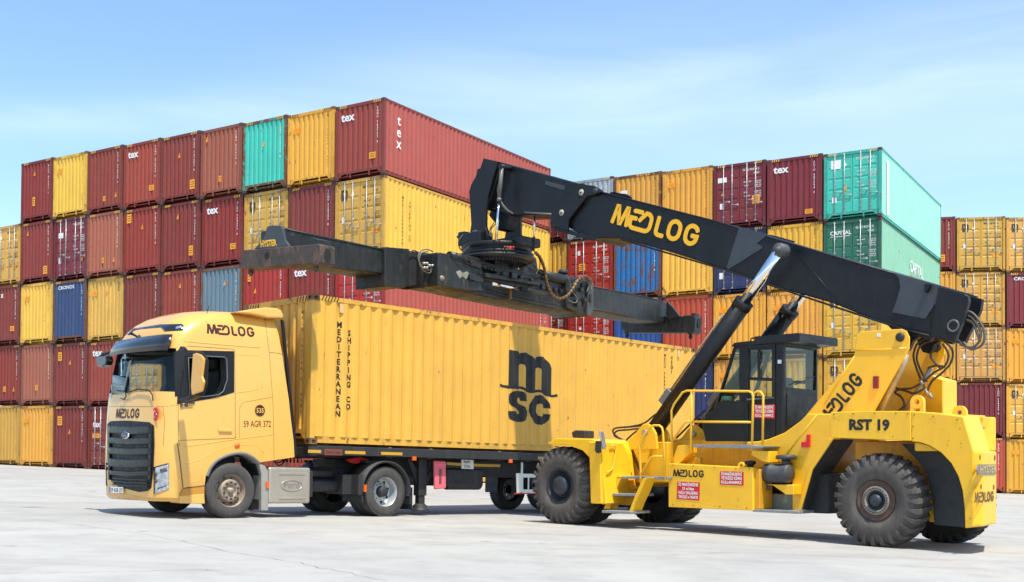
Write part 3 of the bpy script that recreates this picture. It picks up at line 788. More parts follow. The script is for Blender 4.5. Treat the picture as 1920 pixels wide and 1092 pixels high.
boolean(body, cuts); body.parent = truck; body.matrix_world = Matrix.Identity(4) if False else T.M; body.matrix_local = Matrix.Identity(4)
for p in body.data.polygons: p.use_smooth = True
def sharpen(o, ang=35):
    b = bmesh.new(); b.from_mesh(o.data)
    for e in b.edges:
        if len(e.link_faces) == 2 and e.calc_face_angle(0) > R(ang): e.smooth = False
    b.to_mesh(o.data); b.free()
sharpen(body)
body.data.materials.clear(); body.data.materials.append(CREAM); body.data.materials.append(BLK)
for p in body.data.polygons:
    c_ = p.center
    if c_.z > 1.5 and (CT.find_nearest(c_)[0] - c_).length > .012: p.material_index = 1; p.use_smooth = False
    else: p.material_index = 0
# interior lining, seats, wheel
lin = MB().prism([(-2.097, -2.717), (-.363, -2.717), (-.203, -2.577), (-.203, -.853), (-2.257, -.853), (-2.257, -2.577)], 2, 1.553, 3.247).build('cab_lining', INTER, None); lin.matrix_world = T.M
cs = [cutter(MB().prism([(-2.09, -2.705), (-.37, -2.705), (-.215, -2.57), (-.215, -.865), (-2.245, -.865), (-2.245, -2.57)], 2, 1.565, 3.235)), cutter(MB().prism(WS, 1, -3.6, -2.3)), cutter(MB().prism(DW, 0, -4, 1))]
for c_ in cs: c_.matrix_world = T.M
boolean(lin, cs); lin.data.materials.clear(); lin.data.materials.append(INTER); lin.parent = truck; lin.matrix_local = Matrix.Identity(4)
MB().box(-2.06, -.40, -2.69, -2.4, 1.62, 2.22).build('dashboard', INTER, truck, .04)
for x in (-.78, -1.78):
    s_ = MB().box(x - .26, x + .26, -2.1, -1.6, 1.95, 2.1).box(x - .25, x + .25, -1.72, -1.55, 2.1, 2.75).box(x - .13, x + .13, -1.70, -1.58, 2.78, 2.98).build('seat', INTER, truck, .04)
MB().tube([(-.72 + .23 * cos(a), -2.32 + .09 * sin(a), 2.28 + .2 * sin(a)) for a in [2 * pi * k / 20 for k in range(20)]], .018, 6, closed=True).build('steering_wheel', INTER, truck)
# glass
patch(T, CT, [(206, 664), (326, 658), (334, 744), (203, 748)], -.03, .006, 8).build('windscreen', TGLASS, truck)
for x in (-.05, -2.40):
    MB().prism([(a, b) for a, b in DW], 0, x - .003, x + .003).build('door_window', glass('clear side glass', (.9, .93, .92), 0, .1), truck) if x < -1 else None

def trim(name, pts, m, off=.006, th=.014, cut=True, step=4., parent=None, label=None):
    o = patch(T, CT, pts, off, th, step).build(name, m, None)
    if cut:
        o.matrix_world = T.M
        cs = [cutter(MB().prism(WS, 1, -3.6, -2.3)), cutter(MB().prism(DW, 0, -4, 1))]
        for c_ in cs: c_.matrix_world = T.M
        boolean(o, cs); o.data.materials.clear(); o.data.materials.append(m)
        for p in o.data.polygons: p.use_smooth = True
        sharpen(o)
    o.parent = parent or truck; o.matrix_local = Matrix.Identity(4)
    if label: o['label'] = label
    return o
trim('door_frame', [(346, 650), (352, 657), (439, 659), (439, 736), (420, 742), (395, 748), (370, 752), (345, 757), (332, 758), (334, 700), (333, 660), (338, 650)], BLK)
trim('wiper_panel', [(204, 733), (240, 735), (300, 737), (333, 738), (334, 760), (300, 761), (250, 762), (201, 760)], BLK)
trim('windscreen_pillar', [(325, 662), (346, 650), (350, 662), (338, 742), (328, 744), (326, 700)], BLK, .007, .03, cut=False)
trim('windscreen_seal', [(205, 745), (209, 668), (213, 668), (210, 745)], mat('seal pale', SRGB(170, 180, 170), .3), .007, .02, cut=False)
grille = patch(T, CT, [(202, 795), (208, 790), (240, 789), (280, 792), (289, 799), (290, 835), (288, 880), (284, 915), (277, 921), (262, 923), (225, 914), (209, 903), (204, 860)], .008, .03).build('grille', BLK, truck)
def slat(y0, y1, x0, x1, r, dy=0, off=.02):
    mb = MB(); n = 8; pts = [(x0 + (x1 - x0) * i / n, y0 + (y1 - y0) * i / n + dy * 4 * (i / n) * (1 - i / n)) for i in range(n + 1)]
    mb.tube(lay(T, CT, pts, off), r, 8); return mb
GS = mat('grille slat', (.010, .0105, .012), .3, spec=.4)
for (ya, yb_, xa, xb_) in ((798, 812, 206, 286), (820, 831, 206, 287), (839, 851, 207, 287), (860, 874, 208, 286), (882, 890, 210, 284)):
    patch(T, CT, [(xa, ya), ((xa + xb_) / 2, ya + 3), (xb_, ya + 1), (xb_, yb_ + 1), ((xa + xb_) / 2, yb_ + 3), (xa, yb_)], .05, .045).build('grille_slat', GS, grille, .006)
for y0 in (895, 901, 907):
    patch(T, CT, [(213, y0), (246, y0 + 2.5), (280, y0 + 4), (280, y0 + 6.5), (246, y0 + 5), (213, y0 + 2.5)], .035, .03).build('grille_slat', GS, grille)
for xa in (205, 284): patch(T, CT, [(xa, 797), (xa + 4, 797), (xa + 3 + (2 if xa < 250 else -2), 900), (xa + (2 if xa < 250 else -3), 900)], .045, .04).build('grille_side', GS, grille)
mk_ = MB(); p0 = lay(T, CT, [(240, 817)], .07)[0]
emb = MB().lathe([(0, .0), (.10, 0), (.115, -.01), (.115, -.03)], p0, (0, -1, 0), 24).build('emblem', CHROME, truck, M=Matrix.Translation(p0) @ Matrix.Diagonal((1.25, 1, .62, 1)) @ Matrix.Translation(-p0))
MB().lathe([(0, .0), (.098, 0)], p0 + Vector((0, -.004, 0)), (0, -1, 0), 24).build('emblem_face', mat('emblem blue', (.02, .03, .07), .2), emb, M=Matrix.Translation(p0) @ Matrix.Diagonal((1.25, 1, .62, 1)) @ Matrix.Translation(-p0))
q = MB(); line_text(q, 'Ford', 0, 0, .055, lambda x, z: (p0.x + x, p0.y - .008, p0.z - .03 + z), .01, 1); q.build('emblem_text', ALU, emb, recalc=False)
# headlight
hl = patch(T, CT, [(291, 876), (315, 870.5), (317, 872), (317, 917), (291, 927), (289, 925)], .012, .03).build('headlight', LAMPC, truck)
for poly_ in ([(290, 884), (297, 888), (293, 897), (297, 903), (291, 908)], [(300, 880), (313, 877), (314, 884), (302, 887)], [(296, 915), (313, 909), (313, 911), (296, 918)]):
    patch(T, CT, poly_, .015, .004).build('lamp_reflector', mat('lamp dark', (.08, .085, .095), .15), hl)
patch(T, CT, [(289, 876), (316, 868.5), (316, 870.5), (292, 877), (291, 926), (289, 927)], .014, .02).build('lamp_bezel', BLKG, hl)
trim('side_intake', [(197, 868), (199, 868), (201, 912), (198, 908)], BLK, cut=False, step=2)
# bumper lip, panel lines
def seam(name, pts, r=.0045, off=.0, m=None): return MB().tube(lay(T, CT, dense(pts), off), r, 5).build(name, m or mat('panel gap', (.10, .07, .03), .8), truck)
seam('panel_gap', [(334, 758), (334, 826), (337, 836)])
seam('panel_gap', [(334, 826), (440, 822), (443, 820)])
seam('panel_gap', [(440, 660), (441, 740), (441, 822)])
seam('panel_gap', [(345, 655), (352, 649), (438, 655), (440, 660)])
seam('panel_gap', [(333, 832), (338, 870), (343, 916), (383, 911)], .010)
seam('panel_gap', [(343, 916), (337, 925), (337, 943)])
seam('panel_gap', [(496, 597), (505, 662), (512, 760), (514, 860)])
seam('panel_gap', [(505, 661), (538, 664)])
seam('panel_gap', [(449, 822), (449, 765), (456, 755), (510, 745)], .003)
seam('panel_gap', [(306, 762), (306, 778), (309, 786), (306, 836)], .004)
seam('panel_gap', [(204, 762), (306, 763), (333, 760)], .003)
seam('panel_gap', [(204, 780), (202, 830), (200, 870)], .003)
seam('character_line', [(440, 737), (470, 733), (484, 729)], .010, -.004, CREAM)
seam('character_line', [(344, 640), (400, 645), (486, 652)], .012, -.004, CREAM)
seam('character_line', [(441, 665), (485, 667), (492, 672), (494, 700), (491, 728)], .008, -.004, CREAM)
seam('character_line', [(345, 838), (440, 824), (512, 815)], .010, -.004, CREAM)
seam('character_line', [(350, 870), (352, 905), (372, 902), (378, 896)], .008, -.004, CREAM)
seam('character_line', [(352, 870), (375, 862), (392, 852), (430, 836), (480, 834), (495, 850)], .008, -.004, CREAM)
seam('bumper_edge', [(200, 915), (225, 926), (280, 935), (337, 936), (383, 932)], .012, -.004, CREAM)
# wheel-arch trim
ap = T.poly([(386, 892), (394, 874), (408, 860), (428, 851), (448, 847.5), (464, 850), (478, 858), (488, 867)], 0, 0)
ap = [(-3.0 + 3.0 + a, b) for a, b in ap]
q = MB(); pts = spline([(0, a, b) for a, b in ap], 5)
for i in range(len(pts) - 1):
    a, b = pts[i], pts[i + 1]; d = (b - a).normalized(); nn = Vector((0, -d.z, d.y))
    q.add([a + Vector((.012, 0, 0)), b + Vector((.012, 0, 0)), b - nn * .05 + Vector((.022, 0, 0)), a - nn * .05 + Vector((.022, 0, 0)),
           a + Vector((-.4, 0, 0)), b + Vector((-.4, 0, 0)), b - nn * .05 + Vector((-.4, 0, 0)), a - nn * .05 + Vector((-.4, 0, 0))],
          [(0, 1, 2, 3), (4, 7, 6, 5), (0, 4, 5, 1), (3, 2, 6, 7)], True)
q.build('wheel_arch_trim', mat('grey plastic', SRGB(112, 108, 104), .6, noise=.1), truck)
q = MB()
for i in range(len(pts) - 1):
    a, b = pts[i], pts[i + 1]; q.add([(-.02, a.y, a.z), (-.02, b.y, b.z), (-.75, b.y, b.z), (-.75, a.y, a.z)], [(0, 1, 2, 3)], True)
q.box(-2.3, -.7, -2.2, -1.2, .55, 1.24); q.build('wheel_housing', CHASS, truck)
trim('side_marker', [(440, 833), (449, 832), (449, 839), (440, 840)], ORL, .015, .02, False)
sl = [(a, b) for a, b in DW]; MB().tube([(.010, a, b) for a, b in sl], .012, 6, closed=True).build('window_seal', mat('seal grey', (.10, .105, .11), .4), truck)
# step recess below the door
q = MB().prism(T.poly([(343, 918), (382, 913), (383, 928), (338, 930)], 0, 0), 0, -.3, .004).build('step_recess', mat('step paint', SRGB(190, 130, 44), .5), truck)
MB().prism(T.poly([(337, 930), (383, 926), (384, 945), (337, 944)], 0, 0), 0, -.35, .012).build('step', CREAM, truck, .012)
# door handle, badge
hp_ = T.U(422, 807, 0, 0); MB().box(-.01, .03, hp_.y - .14, hp_.y + .14, hp_.z - .035, hp_.z + .03).build('door_handle', CREAM, truck, .02, seg=2)
hp_ = T.U(351, 761, 0, 0); MB().prism(T.poly([(338, 756), (366, 754), (360, 762), (338, 764)], 0, 0), 0, .0, .012).build('badge', BLKG, truck)
q = MB(); p_ = T.U(341, 762.5, 0, .014); line_text(q, 'Z', p_.y, p_.z, .06, lambda y, z: (.015, y, z), .01); line_text(q, '500', p_.y + .12, p_.z, .055, lambda y, z: (.015, y, z), .006); q.build('badge_text', mat('gold text', SRGB(220, 170, 80), .5), truck, recalc=False)
# sun visor
top = outline((3.24, .07, -2.93, .30, -.6)); n0 = 8; sel = range(7 + 3, len(top) - 7 - 3)
q = MB(); A = []; B = []; cxy = Vector((-1.23, -2.2, 0))
for i in sel:
    p = Vector(top[i]); d = Vector((p.x + 1.23, (p.y + 2.2) * 1.1, 0)).normalized(); d = Vector((d.x * .35, d.y, 0))
    A.append(p + d * .05 + Vector((0, 0, .04))); B.append(p + d * .27 + Vector((0, 0, -.26)))
m_ = len(A); v = A + B + [p + Vector((0, .02, 0)) for p in A] + [p + Vector((0, .02, .0)) for p in B]; f = []
for i in range(m_ - 1):
    f += [(i, i + 1, m_ + i + 1, m_ + i), (2 * m_ + i, 3 * m_ + i, 3 * m_ + i + 1, 2 * m_ + i + 1), (i, 2 * m_ + i, 2 * m_ + i + 1, i + 1), (m_ + i, m_ + i + 1, 3 * m_ + i + 1, 3 * m_ + i)]
f += [(0, m_, 3 * m_, 2 * m_), (m_ - 1, 3 * m_ - 1, 4 * m_ - 1, 2 * m_ - 1)]
q.add(v, f, True); q.build('sun_visor', BLKG, truck)
trim('roof_lamp_panel', [(236, 628), (237, 623), (243, 618), (300, 609), (341, 608), (345, 612), (343, 620), (309, 622), (302, 614), (262, 618), (252, 620), (245, 626)], BLKG, .008, .02, False, 3)
trim('marker_lamp', [(330, 614), (341, 611), (340, 616), (330, 618)], LAMPC, .016, .02, False, 3)
# roof deflector
dfp = T.poly([(440, 586), (470, 580), (496, 577), (516, 578), (525, 582), (528.5, 590), (529, 598), (500, 597), (480, 592)], 0, -.12)
MB().prism(dfp, 0, -2.36, -.06).build('roof_deflector', CREAM, truck, .05, seg=3, ang=20)
MB().prism(T.poly([(528, 600), (532, 602), (557, 850), (553, 858)], 0, -.03), 0, -.07, -.02).build('fairing_edge', BLK, truck)
for a, b in (((305, 573), (300, 585)), ((392, 574), (388, 582))): MB().tube([T.U(*a, 1, -2.2), T.U(*b, 1, -2.2) + Vector((0, 0, -.06))], .006, 5).build('antenna', BLK, truck)
# mirrors
mp2 = lambda pts, y: T.poly(pts, 1, y)
mir = MB().prism(mp2([(361, 664), (367, 662), (375, 665), (382, 673), (380, 690), (378, 706), (382, 716), (378, 734), (359, 741), (357, 725)], -2.98), 1, -2.98, -2.94).build('mirror_housing', mat('mirror cover', SRGB(226, 160, 50), .35, coat=.4), truck, .02, seg=2)
MB().prism(mp2([(356, 663), (368, 658), (380, 661), (388, 674), (387, 700), (386, 720), (380, 742), (360, 752), (345, 753), (345, 747), (359, 743), (372, 738), (377, 732), (380, 716), (376, 706), (380, 692), (381, 674), (374, 666), (362, 665)], -2.84), 1, -2.935, -2.80).build('mirror_arm', BLK, truck, .012)
fm = MB().prism(mp2([(184, 671), (187, 668), (203, 668), (204, 676), (202, 684), (196, 689), (186, 688)], -3.05), 1, -3.1, -2.95).build('mirror_housing', BLKG, truck, .02, label='small black mirror housing on the far side')
MB().tube([T.U(p[0], p[1], 1, -3.0) for p in ((187, 669), (195, 664), (205, 662), (214, 660))], .028, 6).build('mirror_arm', BLK, truck)
# wipers
for pts in ([(230, 748), (236, 750), (240, 744), (238, 735), (222, 733)], [(290, 752), (289, 742), (283, 733), (262, 731), (240, 738)]):
    MB().tube(lay(T, CT, dense(pts, 5), .035), .011, 5).build('wiper', BLK, truck)
# number plate
npp = lay(T, CT, [(226, 916)], .03)[0]; pq = T.U(243, 920, 1, npp.y)
plate = MB().box(-1.80, -1.28, pq.y - .012, pq.y, pq.z - .055, pq.z + .055).build('number_plate', MWHITE, truck)
MB().box(-1.80, -1.765, pq.y - .014, pq.y - .012, pq.z - .055, pq.z + .055).build('plate_band', mat('plate blue', (.02, .05, .35), .5), plate)
q = MB(); line_text(q, '59 AGR 372', -1.75, pq.z - .036, .07, lambda x, z: (x, pq.y - .014, z), .01, sx=.95); q.build('plate_text', mat('plate black', (.01, .01, .01), .6), plate, recalc=False)
# lettering and emblems on the cab
def side_txt(name, d2, px, py, px1, m, z_h=None, parent=None, par=None):
    """drawing d2 laid on the near side between two photo points (baseline left, right)"""
    a = T.U(px, py, 0, 0); b = T.U(px1[0], px1[1], 0, 0); w_ = max(v[0] for v in d2[0]) - min(v[0] for v in d2[0]); ux = (b - a).normalized(); s_ = (b - a).length / w_
    q = MB(); mesh2d(q, d2, a + Vector((.1, 0, 0)), ux, (0, -ux.z, ux.y), s_, z_h or s_); drop(q, CT, (-1, 0, 0))
    return q.build(name, m, par or truck, recalc=False)
side_txt('lettering', logo_medlog(), 395, 625, (485, 631), BROWN, .17)
side_txt('lettering', text_mesh('59 AGR 372', 1, .0), 457, 801, (508, 801), BROWN, .17)
c0 = T.U(487.5, 770, 0, .004); rd = MB(); rd.add([(.006, c0.y + .105 * cos(a * pi / 12), c0.z + .105 * sin(a * pi / 12)) for a in range(24)], [tuple(range(24))]); rd = rd.build('fleet_number_disc', BROWN, truck, recalc=False)
q = MB(); line_text(q, '535', c0.y, c0.z - .042, .085, lambda y, z: (.010, y, z), .02, 1, .9); q.build('fleet_number', CREAM, rd, recalc=False)
def front_txt(name, d2, a, b, hgt, m, par=None, off=.005):
    pa, pb = lay(T, CT, [a])[0], lay(T, CT, [b])[0]; w_ = max(v[0] for v in d2[0]) - min(v[0] for v in d2[0])
    ux = Vector((pb.x - pa.x, 0, pb.z - pa.z)); q = MB(); mesh2d(q, d2, Vector((pa.x, -3.6, pa.z)), ux, (-ux.z, 0, ux.x), ux.length / w_, hgt)
    o = []; subd(q)
    for v_ in q.v:
        r = CT.ray_cast(Vector(v_), Vector((0, 1, 0))); o.append((r[0].x, r[0].y - off, r[0].z) if r[0] else v_)
    q.v = o; return q.build(name, m, par or truck, recalc=False)
front_txt('lettering', logo_medlog(), (218, 784), (262, 783.5), .16, BROWN)
fc = lay(T, CT, [(293, 777)], .0)[0]
fl = MB(); fl.add([(fc.x + .125 * cos(a * pi / 12), fc.y - .02, fc.z + .12 * sin(a * pi / 12)) for a in range(24)], [tuple(range(24))]); fl = fl.build('flag_disc', mat('flag red', SRGB(205, 25, 35), .5), truck, recalc=False)
q = MB(); q.add([(fc.x - .02 + .055 * cos(a * pi / 12), fc.y - .024, fc.z + .065 * sin(a * pi / 12)) for a in range(24)], [tuple(range(24))])
st = [(fc.x + .055 + (.028 if k % 2 == 0 else .011) * cos(k * pi / 5 + pi), fc.y - .024, fc.z + (.03 if k % 2 == 0 else .012) * sin(k * pi / 5)) for k in range(10)]; q.add(st, [tuple(range(10))])
q.build('crescent_and_star', MWHITE, fl, recalc=False)
q = MB(); q.add([(fc.x - .006 + .044 * cos(a * pi / 12), fc.y - .028, fc.z + .052 * sin(a * pi / 12)) for a in range(24)], [tuple(range(24))]); q.build('flag_ground', MATS['flag red'], fl, recalc=False)


# ---- wheels
def tyre_prof(r, w_, rim): return [(rim, 0), (rim + .02, .012), (r - .07, .022), (r - .03, .006), (r - .008, -.012), (r, -.035), (r, -.07), (r - .012, -.075), (r - .012, -.085), (r, -.09), (r, -w_ * .48), (r - .012, -w_ * .5), (r - .012, -w_ * .53), (r, -w_ * .55), (r, -w_ + .035), (r - .03, -w_ - .006), (r - .07, -w_ - .02), (rim, -w_)]
def nuts(mb, c, r, n, rr, hgt, seg=6):
    for k in range(n):
        a = 2 * pi * (k + .5) / n; mb.cyl((c[0], c[1] + r * cos(a), c[2] + r * sin(a)), (c[0] + hgt, c[1] + r * cos(a), c[2] + r * sin(a)), rr, seg)
    return mb
def wheel_front(parent, y, zc, x=0.):
    w_ = MB().lathe(tyre_prof(.505, .31, .30), (x - .02, y, zc), (1, 0, 0), 56).build('wheel', RUB, parent)
    ri = MB().lathe([(.305, 0), (.315, .005), (.30, -.01), (.285, -.03), (.265, -.10), (.235, -.13), (.215, -.10), (.205, -.02), (.185, -.005), (.115, -.005), (.10, -.03), (.055, -.03), (.05, .03), (.0, .035)], (x - .02, y, zc), (1, 0, 0), 48).build('rim', STEELW, w_)
    nuts(MB(), (x - .03, y, zc), .15, 10, .017, .04).build('wheel_nut', mat('nut', SRGB(70, 54, 44), .5, metal=.5), ri)
    h = MB()
    for k in range(10):
        a = 2 * pi * k / 10; h.lathe([(0, .0), (.03, 0)], (x - .145 + .01, y + .248 * cos(a), zc + .248 * sin(a)), (1, 0, 0), 10)
    h.build('hand_hole', MBLACK, ri)
    return w_
def wheel_dual(parent, y, zc, x=0., mrim=STEELS, two=True):
    w_ = MB().lathe(tyre_prof(.505, .28, .30), (x - .02, y, zc), (1, 0, 0), 56)
    if two: w_.lathe(tyre_prof(.505, .28, .30), (x - .37, y, zc), (1, 0, 0), 48)
    lug = MB()
    w_ = w_.build('wheel', RUB, parent)
    for k in range(60):
        a = 2 * pi * k / 60; lug.box(x - .05, x - .012, -.016, .016, .478, .508, Matrix.Translation((0, y, zc)) @ Matrix.Rotation(a, 4, 'X'))
    lug.build('tread', RUB, w_)
    ri = MB().lathe([(.30, 0), (.315, .006), (.30, -.006), (.285, -.02), (.27, -.14), (.262, -.18), (.245, -.2), (.15, -.185), (.14, -.16), (.12, -.155), (.11, -.17)], (x - .02, y, zc), (1, 0, 0), 48).build('rim', mrim, w_)
    MB().lathe([(.11, -.17), (.105, -.02), (.09, -.0), (0, 0)], (x - .05, y, zc), (1, 0, 0), 24).build('hub', CHASS, ri)
    nuts(MB(), (x - .215, y, zc), .165, 10, .015, .03).build('wheel_nut', CHROME, ri)
    h = MB()
    for k in range(8):
        a = 2 * pi * (k + .3) / 8; h.lathe([(0, .0), (.034, 0)], (x - .212, y + .212 * cos(a), zc + .212 * sin(a)), (1, 0, 0), 12)
    h.build('hand_hole', MBLACK, ri)
    return w_
gl = lambda lx, ly: (T.I @ Vector((*(T.M @ Vector((lx, ly, 0))).xy, ground_z(*(T.M @ Vector((lx, ly, 0))).xy)))).z
FY, DY = -1.68, 1.88
wf = wheel_front(truck, FY, .505 + gl(0, FY)); 
wl_ = wheel_front(truck, FY, .505 + gl(-2.4, FY), 0); wl_.matrix_local = Matrix.Translation((-2.44, 0, 0)) @ Matrix.Translation((0, FY, 0)) @ Matrix.Rotation(pi, 4, 'Z') @ Matrix.Translation((0, -FY, 0))
wd = wheel_dual(truck, DY, .505 + gl(0, DY))
wd2 = wheel_dual(truck, DY, .505 + gl(-2.4, DY)); wd2.matrix_local = Matrix.Translation((-2.44, 0, 0)) @ Matrix.Translation((0, DY, 0)) @ Matrix.Rotation(pi, 4, 'Z') @ Matrix.Translation((0, -DY, 0))
MB().cyl((-.3, FY, .5), (-2.1, FY, .5), .07, 10).build('axle', CHASS, truck)
MB().cyl((-.5, DY, .5), (-2.0, DY, .5), .09, 10).lathe([(0, -.25), (.2, -.15), (.24, 0), (.2, .15), (0, .25)], (-1.22, DY, .5), (1, 0, 0), 16).build('axle', CHASS, truck)
# frame rails and clutter between the wheels
MB().box(-1.65, -1.57, -2.9, 2.75, .72, .98).box(-.87, -.79, -2.9, 2.75, .72, .98).box(-1.6, -.8, -2.6, -1.2, .6, 1.3).box(-1.6, -.8, .3, .45, .75, .95).box(-1.6, -.8, 2.6, 2.75, .72, .98).build('chassis_frame', CHASS, truck, .01)
MB().cyl((-.5, .35, .62), (-.5, 1.15, .62), .13, 16).cyl((-.55, .2, .86), (-.55, .9, .86), .09, 14).box(-.75, -.15, .12, .2, .4, .9).box(-.78, -.2, .95, 1.2, .45, .85).build('air_tank', CHASS, truck, .01)
MB().lathe([(0, 0), (.55, 0), (.57, .03), (.57, .06), (0, .07)], (-1.22, 1.9, 1.16), (0, 0, 1), 28).box(-1.6, -.85, 1.2, 2.6, .98, 1.16).build('fifth_wheel', CHASS, truck)
q = MB()
for k in range(5): q.tube(sag((-1.3 + k * .07, -.4, 1.9), (-1.2 + k * .04, .25, 1.35), .35 + .06 * k, 10), .013, 6)
q.tube([(-.95 + .05 * sin(k * .9), .0 + .012 * k, 1.12 + .05 * cos(k * .9)) for k in range(40)], .011, 5); q.build('air_hose', BLK, truck)
# fuel tank with pressed ribs
tz0, tz1, ty0, ty1 = T.U(583, 944, 0, 0).z, T.U(505, 876, 0, 0).z, T.U(505, 876, 0, 0).y, T.U(583, 876, 0, 0).y
tk = MB().box(-.62, -.005, ty0, ty1, tz0, tz1).build('fuel_tank', ALU, truck, .05, seg=4)
for z in (tz1 - .12, tz0 + .10): MB().box(-.012, .006, ty0 + .22, ty1 - .12, z - .022, z + .022).build('pressed_rib', ALU, tk, .012, seg=2)
em = MB().tube([(.0, (ty0 + ty1) / 2 + .04 + .24 * cos(a * pi / 14), (tz0 + tz1) / 2 + .10 * sin(a * pi / 14)) for a in range(28)], .008, 5, closed=True).build('pressed_oval', ALU, tk)
q = MB(); line_text(q, 'Ford', (ty0 + ty1) / 2 + .04, (tz0 + tz1) / 2 - .05, .13, lambda y, z: (.002, y, z), .012, 1); q.build('pressed_text', mat('aluminium dark', SRGB(150, 146, 138), .4, metal=.5), tk, recalc=False)
MB().prism(T.poly([(484, 868), (498, 875), (503, 885), (503, 958), (490, 958), (490, 890)], 0, -.02), 0, -.32, -.01).build('wheel_fender', mat('fender grey', SRGB(150, 145, 136), .5, noise=.08), truck, .015)
MB().prism(T.poly([(470, 862), (486, 870), (490, 900), (490, 958), (478, 955), (482, 920), (480, 890)], 0, -.2), 0, -.6, -.1).build('mud_flap', CHASS, truck)
q = T.U(501, 909, 0, .0); MB().box(0, .02, q.y - .03, q.y + .03, q.z - .06, q.z + .05).build('side_marker', ORL, truck)
# rear mudguards
def mudguard(x0, x1, nm='mudguard'):
    mb = MB(); r0, r1 = .60, .635; zc = .5; n = 22; a0, a1 = -8, 188; pr = []
    for i in range(n + 1):
        a = R(a0 + (a1 - a0) * i / n); pr.append((DY - cos(a) * -r1, zc + sin(a) * r1, DY - cos(a) * -r0, zc + sin(a) * r0))
    for i in range(n):
        p, q_ = pr[i], pr[i + 1]
        v = [(x, *p[:2]) for x in (x0, x1)] + [(x, *q_[:2]) for x in (x0, x1)] + [(x, *p[2:]) for x in (x0, x1)] + [(x, *q_[2:]) for x in (x0, x1)]
        mb.add(v, [(0, 1, 3, 2), (4, 6, 7, 5), (0, 2, 6, 4), (1, 5, 7, 3)], True)
    for k in range(3): mb.box(x0 + .06 + k * .15, x0 + .1 + k * .15, DY - .35, DY + .35, zc + r1 - .05, zc + r1 + .004)
    mb.box(x0, x1, DY + .60, DY + .64, .25, .5); mb.box(x0, x1, DY - .63, DY - .60, .3, .5)
    mb.box(x0, x1, DY - .72, DY - .62, .45, .85); return mb.build(nm, CHASS, truck)
mudguard(-.62, .03); mudguard(-2.48, -1.84)
MB().box(-.6, .02, DY + .66, DY + .68, .14, .6).build('mud_flap', CHASS, truck)
q = T.U(684, 916, 0, .03); MB().box(.02, .05, q.y - .03, q.y + .03, q.z - .07, q.z + .07).build('side_marker', ORL, truck)
rp = [T.U(a, b, 0, -.5) for a, b in ((648, 862), (672, 857), (690, 861), (668, 870), (655, 868))]
MB().prism([(p.y, p.z) for p in rp], 0, -.53, -.45).build('warning_flag', REDP, truck, .008)

# ------------------------------------------------------------------ trailer
trailer = thing('container_trailer', 'black skeletal trailer carrying the yellow container behind the truck', 'trailer', None, TLOC, (-TTILT, 0, TYAW))
MB().box(-1.75, -1.6, .0, 12.2, 1.17, 1.43).box(-.85, -.7, .0, 12.2, 1.17, 1.43).box(-1.75, -1.6, 3.2, 12.2, .82, 1.17).box(-.85, -.7, 3.2, 12.2, .82, 1.17).prism([(2.6, 1.17), (3.2, .82), (3.2, 1.17)], 0, -.85, -.7).prism([(2.6, 1.17), (3.2, .82), (3.2, 1.17)], 0, -1.75, -1.6).build('chassis_frame', CHASS, trailer, .01)
q = MB()
for y in (.12, 2.0, 3.1, 5.1, 6.0, 7.6, 9.4, 11.9): q.box(-2.4, -.04, y - .08, y + .08, 1.20, 1.36)
q.box(-.06, -.02, .0, 12.1, 1.22, 1.40); q.box(-2.42, -2.38, .0, 12.1, 1.22, 1.40); q.build('cross_beam', CHASS, trailer, .01)
for y in (.12, 2.02, 3.12, 5.12, 5.75, 11.9):
    for x in (-.09, -2.36):
        MB().lathe([(0, 0), (.05, 0), (.05, .03), (.035, .035), (.035, .08), (.055, .085), (.055, .11), (0, .115)], (x, y, 1.30), (0, 0, 1), 12).cyl((x - .0, y - .09, 1.27), (x, y + .09, 1.27), .018, 8).build('twist_lock', mat('lock steel', SRGB(120, 100, 88), .5, metal=.5, rust=.4), trailer)
def sidebox(name, pts, m, x0=-.03, x1=-.012, bev=0, pl=None, par=None): return MB().prism(T.poly(pts, 0, pl if pl is not None else x1), 0, x0, x1).build(name, m, par or trailer, bev)
for pts in ([(565, 850), (593, 852), (593, 858), (565, 856)], [(641, 858), (675, 859), (675, 865), (641, 864)], [(716, 861), (756, 862), (756, 868), (716, 867)]):
    pts = [(a, b - 11) for a, b in pts]
RY = mat('reflective yellow', SRGB(196, 148, 40), .5)
zb = lambda y0, y1, z0, z1, m, nm: MB().box(-.020, -.012, y0, y1, z0, z1).build(nm, m, trailer)
for y0, y1 in ((-.02, .28), (.85, 1.35), (1.75, 2.3), (6.3, 6.9)): zb(y0, y1, 1.255, 1.315, RY, 'reflector_strip')
sg = zb(.36, .78, 1.22, 1.34, mat('maker plate', SRGB(120, 62, 44), .6), 'maker_plate')
q = MB(); line_text(q, 'Seyit Usta', .40, 1.25, .06, lambda y, z: (-.009, y, z), .004); q.build('plate_text', MDARK, sg, recalc=False)
sidebox('reflector_strip', [(838, 867), (867, 869), (867, 874), (838, 872)], RY, -.35, -.33); sidebox('reflector_strip', [(888, 870), (938, 871), (938, 876), (888, 875)], RY, -.35, -.33)
MB().box(-.40, -.35, 3.3, 5.4, 1.02, 1.16).build('side_rail', CHASS, trailer)
wp = sidebox('sign_plate', [(866, 862), (888, 863), (888, 880), (866, 879)], MWHITE, -.33, -.31)
p_ = T.U(868, 877, 0, -.3); q = MB(); line_text(q, 'Seyit', p_.y + .02, p_.z + .1, .07, lambda y, z: (-.305, y, z), .008); line_text(q, 'Usta', p_.y + .04, p_.z + .0, .07, lambda y, z: (-.305, y, z), .008)
q.build('plate_text', MDARK, wp, recalc=False)
for y in (2.62, 5.42): 
    q = MB().box(-.04, -.005, y - .05, y + .05, 1.16, 1.24).build('side_marker', ORL, trailer)
